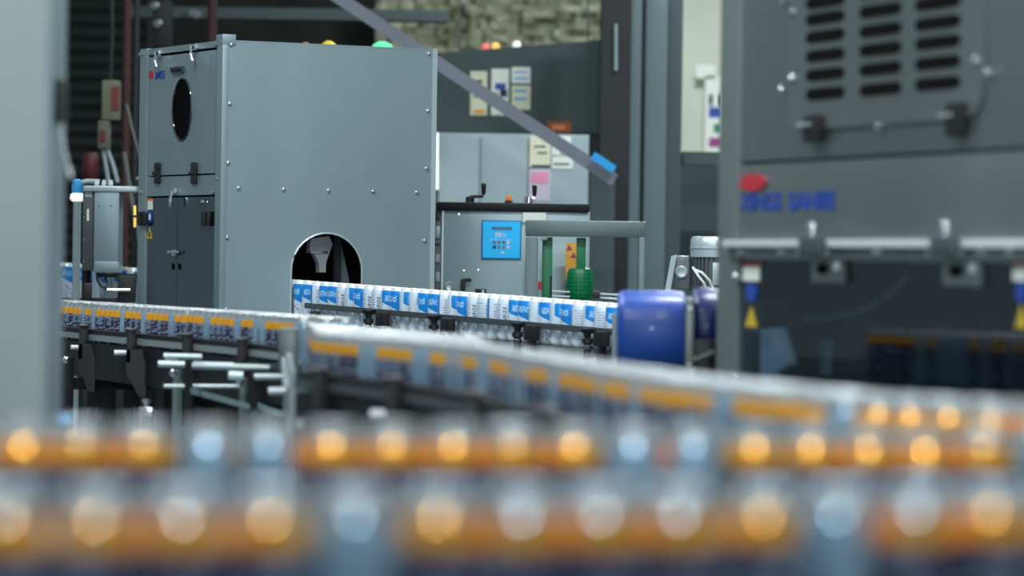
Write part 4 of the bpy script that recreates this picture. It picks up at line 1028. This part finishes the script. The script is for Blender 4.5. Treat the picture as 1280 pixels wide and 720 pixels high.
# crumpled insulation on the wall, top centre
F = FB(25.5); mb = MB(); N, K = 44, 12
u0, u1 = F.fp(470, 0)[0], F.fp(760, 0)[0]; w0, w1 = F.fp(600, 66)[1], F.fp(600, -25)[1]
vs = [F.p(u0+(u1-u0)*i/N, random.uniform(-0.05, 0.05), w0+(w1-w0)*j/K) for j in range(K+1) for i in range(N+1)]
fs = [(j*(N+1)+i, j*(N+1)+i+1, (j+1)*(N+1)+i+1, (j+1)*(N+1)+i) for j in range(K) for i in range(N)]
nv = len(vs); vs += [F.p(u0,0.12,w0), F.p(u1,0.12,w0), F.p(u1,0.12,w1), F.p(u0,0.12,w1)]
fs += [(nv,nv+1,nv+2,nv+3), tuple(range(N+1))+(nv+1,nv), tuple(range(K*(N+1),(K+1)*(N+1)))+(nv+2,nv+3)]
fs += [tuple(j*(N+1) for j in range(K+1))+(nv+3,nv), tuple(j*(N+1)+N for j in range(K+1))+(nv+2,nv+1)]
tag(link('wall_insulation', mb.add(vs, fs), M['foil']), 'pale olive crumpled insulation sheet high on the back wall', 'insulation')
o = struct(link('wall_back', MB().fbox(FB(25.7), at(845,0,25.7).x, at(960,0,25.7).x, 0, 0.25, at(880,192,25.7).z, 4.2), M['beige']))
# dark duct and electrical cabinets
F = FB(20.0)
du = thing('ventilation_duct', 'big slate grey hanging duct box with paper notices on its face', 'duct', (at(650,100,20).x, 20, at(650,165,20).z))
p_ = [F.fp(*q) for q in ((535,166),(752,166),(752,50),(560,65),(535,72))]
link('duct_body', MB().prism(F, p_, 0, 0.7), M['duct'], du)
link('duct_edge', MB().hexa([F.p(p_[1][0]-0.06,-0.01,p_[1][1]), F.p(p_[1][0],-0.01,p_[1][1]), F.p(p_[1][0],0,p_[1][1]), F.p(p_[1][0]-0.06,0,p_[1][1]), F.p(p_[2][0]-0.06,-0.01,p_[2][1]), F.p(p_[2][0],-0.01,p_[2][1]), F.p(p_[2][0],0,p_[2][1]), F.p(p_[2][0]-0.06,0,p_[2][1])]), M['duct'], du)
link('hanger_rod', MB().cyl(at(575,64,20.65), at(575,-130,20.65), 0.005), M['motor'], du); link('hanger_rod', MB().cyl(at(735,52,20.65), at(735,-130,20.65), 0.005), M['motor'], du)
def sheet(x0, y0, x1, y1, Y, m, marks, label, group=None, name='paper_notice', cat='notice'):
    o = thing(name, label, cat, tuple(at((x0+x1)/2, y1, Y)), 0, group)
    link('sheet', MB().pbox(FB(Y), x0, y0, x1, y1, -0.004, -0.0005), M[m], o)
    for (a, b, c, d, mm) in marks: link('printed_mark', MB().pbox(FB(Y), a, b, c, d, -0.006, -0.0045), M[mm], o)
    return o
sheet(588, 89, 609, 112, 20, 'cream', [(594,100,603,104,'duct')], 'top cream notice in the left column on the dark duct')
sheet(588, 115, 609, 144, 20, 'cream', [(591,120,605,122,'duct'),(592,137,606,142,'amber')], 'cream notice with amber foot, lower left on the dark duct')
sheet(614, 86, 636, 144, 20, 'paper', [(619,104,632,112,'blue'),(625,112,634,121,'ink'),(617,116,622,127,'duct')], 'tall notice with blue figure in the middle of the dark duct')
sheet(639.5, 84, 663, 104, 20, 'paper', [(643,89,660,91,'lightblue'),(643,97,660,99,'lightblue')], 'upper right pale notice with blue lines on the dark duct')
sheet(639.5, 107, 663, 137, 20, 'cream', [(643,112,659,115,'lightblue'),(643,122,659,125,'lightblue')], 'lower right pale notice with blue lines on the dark duct')
for px, m, lab in ((607,'redlamp','small red indicator lamp on top of the dark duct'), (619.5,'yellamp','small yellow indicator lamp on top of the dark duct'), (646,'lens','small white indicator lamp on top of the dark duct')):
    q = at(px, 61 if px < 640 else 58.5, 20.15); q.z = CAMZ + (p_[3][1]-CAMZ)*1 + (p_[2][1]-p_[3][1])*(px-560)/(752-560)
    tag(link('indicator_lamp', MB().lathe(q, (0,0,1), [(0.02,0),(0.024,0.012),(0.02,0.034),(0.008,0.04)], 14), M[m]), lab, 'lamp')
ec = thing('switch_cabinet', 'pale grey double door electrical cabinet behind the keypad machine', 'cabinet', (at(640,300,18.2).x, 18.2, 0))
F = FB(18.2); a0, a1, a2 = F.fp(548,210)[0], F.fp(600,210)[0], F.fp(661,210)[0]; top = F.fp(640,167)[1]; a3 = F.fp(736,210)[0]
link('body', MB().fbox(F, a0, a3, 0.012, 0.5, 0, top, 0.004), M['cabinet'], ec)
for (x0, x1) in ((a0,a1),(a1,a2),(a2,a3)): link('door', MB().fbox(F, x0+0.006, x1-0.006, 0.0, 0.0115, 0.08, top-0.015, 0.004), M['cabinet'], ec)
sheet(662, 170, 688, 209, 18.2, 'cream', [(668,182,682,184,'duct'),(672,190,684,192,'duct'),(664,206,688,209,'duct')], 'large cream notice hanging on the pale cabinet')
sheet(661, 212, 688, 251, 18.2, 'lilac', [(664,215,686,229,'pink')], 'lilac notice with pink heading under the cream one')
sheet(689, 170, 714, 181, 18.2, 'paper', [], 'white notice under the brown sign beside the sloping brace')
sheet(690, 184, 700, 194, 18.2, 'paper', [], 'smallest white notice on the pale cabinet')
sheet(690, 196, 716, 211, 18.2, 'paper', [(692,204,712,206,'duct')], 'white notice with dark line lowest beside the sloping brace')
sheet(684, 152, 714, 165.5, 20, 'brown', [(690,156,706,162,'orange')], 'brown and orange sign at the lower edge of the dark duct', None, 'brown_sign', 'sign')
o = thing('tube_lamp', 'bright white vertical tube lamp right beside the hood edge', 'lamp', (at(545,240,17).x, 17, 0))
link('tube', MB().cyl(at(544.5,166,17), at(544.5,237,17), 0.017, 14), mat('lit_tube', S(225,240,235), 0, 0.4, emit=0.55), o)
link('holder', MB().fbox(FB(17.03), at(544.5,200,17).x-0.012, at(544.5,200,17).x+0.012, 0, 0.02, 0, at(544,166,17).z+0.01), M['column'], o)
# columns
bx('steel_column', 750, -40, 786, 400, 19.0, 0.3, 'columnd', 'near black steel column right of the dark duct', 'column', None, True)
o = tag(link('conduit_pipe', MB().cyl(at(770,30,18.97), at(770,88,18.97), 0.010), M['cabinet']), 'short pale conduit on the near black column', 'pipe')
col = thing('steel_column', 'grey blue steel column with pale edges right of the near black one', 'column', (at(820,300,19.5).x, 19.5, 0))
F = FB(19.4)
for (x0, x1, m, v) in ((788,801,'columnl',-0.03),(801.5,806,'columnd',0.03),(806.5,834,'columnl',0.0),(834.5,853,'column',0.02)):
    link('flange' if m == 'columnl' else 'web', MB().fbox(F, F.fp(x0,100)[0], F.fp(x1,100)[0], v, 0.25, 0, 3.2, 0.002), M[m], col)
bx('steel_beam', 853.5, 190, 960, 206, 19.5, 0.15, 'column', 'grey horizontal beam under the beige wall', 'beam')
bx('wall_panel', 838, 207, 960, 400, 20.2, 0.1, 'column', 'dull grey green panel below the horizontal beam', 'panel', None, True)
bx('steel_column', 737, 205, 768, 400, 18.9, 0.08, 'column', 'short grey steel column under the lower end of the sloping brace', 'column', None, True)
sheet(881, 95, 905, 192, 25.6, 'paper', [(886,118,891,132,'ink'),(898,118,903,132,'ink'),(886,134,903,147,'blue'),(892,155,903,166,'teal'),(886,172,904,184,'purple')], 'white poster with blue, green and purple prints on the beige wall', None, 'wall_poster', 'poster')
sheet(870, 81, 894, 98, 25.6, 'paper', [], 'small blank white sheet above the printed poster on the beige wall')
# sloping brace
p0, p1 = at(405,-14, 17.6), at(768,226, 17.6); d = (p1-p0).normalized(); nn = Vector((-d.z, 0, d.x)); hw = 7.0/FPX*17.6
br = thing('sloping_brace', 'long lavender grey steel angle sloping down to the right across the back', 'beam', tuple(p1))
mb = MB(); y_ = Vector((0,1,0))
mb.hexa([p0-nn*hw, p1-nn*hw, p1-nn*hw+y_*0.008, p0-nn*hw+y_*0.008, p0+nn*hw, p1+nn*hw, p1+nn*hw+y_*0.008, p0+nn*hw+y_*0.008]); link('angle_web', mb, M['brace'], br)
mb = MB(); mb.hexa([p0+nn*hw, p1+nn*hw, p1+nn*hw+y_*0.07, p0+nn*hw+y_*0.07, p0+nn*(hw+0.008), p1+nn*(hw+0.008), p1+nn*(hw+0.008)+y_*0.07, p0+nn*(hw+0.008)+y_*0.07]); link('angle_flange', mb, M['brace'], br)
q0, q1 = at(741,194,17.55), at(768,212,17.55); mb = MB(); mb.hexa([q0-nn*0.02, q1-nn*0.02, q1-nn*0.02+y_*0.02, q0-nn*0.02+y_*0.02, q0+nn*0.02, q1+nn*0.02, q1+nn*0.02+y_*0.02, q0+nn*0.02+y_*0.02]); link('blue_tape', mb, M['tape'], br, 'light blue taped end')
# beacons behind the hood top
for px, py, m1, m2, lab in ((478,52,'greenlamp','lens','green and white beacon lamp peeping over the hood'), (411,51,'yellow','cream','dull yellow cap peeping over the hood near its middle'), (382,53,'brown','cream','faint small yellow cap left of the other over the hood')):
    q = at(px, py, 16.0); q.z -= 0.085; r = 0.055 if px == 478 else 0.04 if px == 411 else 0.03
    o = thing('beacon_lamp', lab, 'lamp', (q.x, q.y, 0))
    link('lamp_dome', MB().lathe(q, (0,0,1), [(r,0),(r,0.04),(r*0.8,0.07),(r*0.3,0.085)], 18), M[m1], o)
    link('lamp_ring', MB().lathe(q-Vector((0,0,0.03)), (0,0,1), [(r*1.05,0),(r*1.05,0.029)], 18), M[m2], o)
    link('lamp_pole', MB().cyl((q.x,q.y,0),(q.x,q.y,q.z-0.031), 0.015), M['frame'], o)
# left background clutter
ho = thing('pendant_hoist', 'cream hoist control box with red panel hanging at upper left', 'hoist', tuple(at(137,190,18)))
link('hoist_box', MB().pbox(FB(18), 127, 100, 149, 150, 0, 0.08, 0.01), mat('cream_paint', S(104,104,86), 0, 0.6), ho)
link('red_panel', MB().pbox(FB(18), 139, 108, 149, 137, -0.01, -0.0005), mat('brick_red_paint', S(104,40,42), 0, 0.6), ho)
link('lower_box', MB().pbox(FB(18), 122, 150.5, 137, 186, 0, 0.07, 0.01), mat('dull_cream_paint', S(92,92,78), 0, 0.6), ho)
link('red_button', MB().pbox(FB(18), 124.5, 163, 131, 176, -0.01, -0.0005), mat('dull_red_button', S(96,34,36), 0, 0.6), ho)
link('cable', MB().tube([at(129,187,18.03), at(132,205,18.03), at(136,230,18.03)], 0.010), M['cabinet'], ho)
link('cable', MB().tube([at(134,187,18.03), at(141,205,18.03), at(147,228,18.03)], 0.010), M['cabinet'], ho)
link('hanging_cable', MB().tube([at(138,100,18.04), at(140,40,18.04), at(138,-90,18.04)], 0.012), M['columnd'], ho)
dr = thing('red_bucket', 'dim red round drum hanging left below the hoist box', 'drum', tuple(at(112,228,18.6)))
q = at(113, 224, 18.6); link('drum_body', MB().lathe(q, (0,0,1), [(0.032,0),(0.042,0.02),(0.042,0.12),(0.03,0.14)], 20), mat('dim_red_paint', S(84,22,32), 0, 0.5), dr)
link('drum_pole', MB().cyl((q.x,q.y,0),(q.x,q.y,q.z-0.001), 0.012), M['columnd'], dr)
for (x, w2, m, y, lab) in ((155,5,'darkred',17.5,'dark red vertical pipe left of the hood'), (167,3.5,'columnd',17.2,'near black thin pipe beside the hood edge'), (300-39,6,'darkred',19,'dark red pipe behind the hood top, left of its corner')):
    x = x if x != 261 else 261
    q = at(x, 325, y); tag(link('vertical_pipe', MB().cyl((q.x,y,0),(q.x,y,3.3), w2/FPX*y, 14), M[m]), lab, 'pipe')
for i, (a, b, lab) in enumerate((((158,130),(176,200),'pale cable slanting beside the dark red pipe'), ((155,190),(175,305),'long pale hose slanting down behind the hood edge'))):
    tag(link('hanging_cable', MB().tube([at(a[0],a[1],17.0), at((a[0]+b[0])/2-1,(a[1]+b[1])/2,17.0), at(b[0],b[1],17.0), Vector((at(b[0]+4,b[1],17.0).x, 17.0, 0.0))], 0.007+0.004*i), mat('grey_hose', S(90,96,92), 0, 0.6)), lab, 'cable')
o = thing('amber_indicator', 'small amber lamp pair glowing beside the hood door edge', 'lamp', (at(168,290,14.6).x, 14.6, 0))
for (y0) in (263, 278): link('amber_lens', MB().cyl(at(168.5,y0+6,14.58), at(168.5,y0-6,14.58), 0.005), M['yellamp'], o)
link('holder', MB().fbox(FB(14.6), at(168.5,270,14.6).x-0.006, at(168.5,270,14.6).x+0.006, 0, 0.02, 0, at(168,255,14.6).z), M['frame'], o)
# machinery silhouettes above, behind the hood
bx('dark_beam', 160, 10, 560, 24, 22.5, 0.2, 'duct', 'dim horizontal beam in the dark upper left background', 'beam')
mb = MB().pbox(FB(21), 190, 0, 212, 60, 0, 0.2, 0.01)
tag(link('hanging_motor', mb, M['columnd']), 'dark hanging housing in the upper left gloom', 'housing')
for px, py in ((193,8),(197,30),(240,17),(246,19)):
    q = at(px, py, 21.0 if px < 213 else 22.5)
    tag(link('pipe_clamp', MB().lathe(q, (0,-1,0), [(0.02,0),(0.03,0.02),(0.02,0.035)], 14), M['motor']), 'small dull grey clamp high in the upper left gloom', 'clamp', 'grey clamps in the dark background')
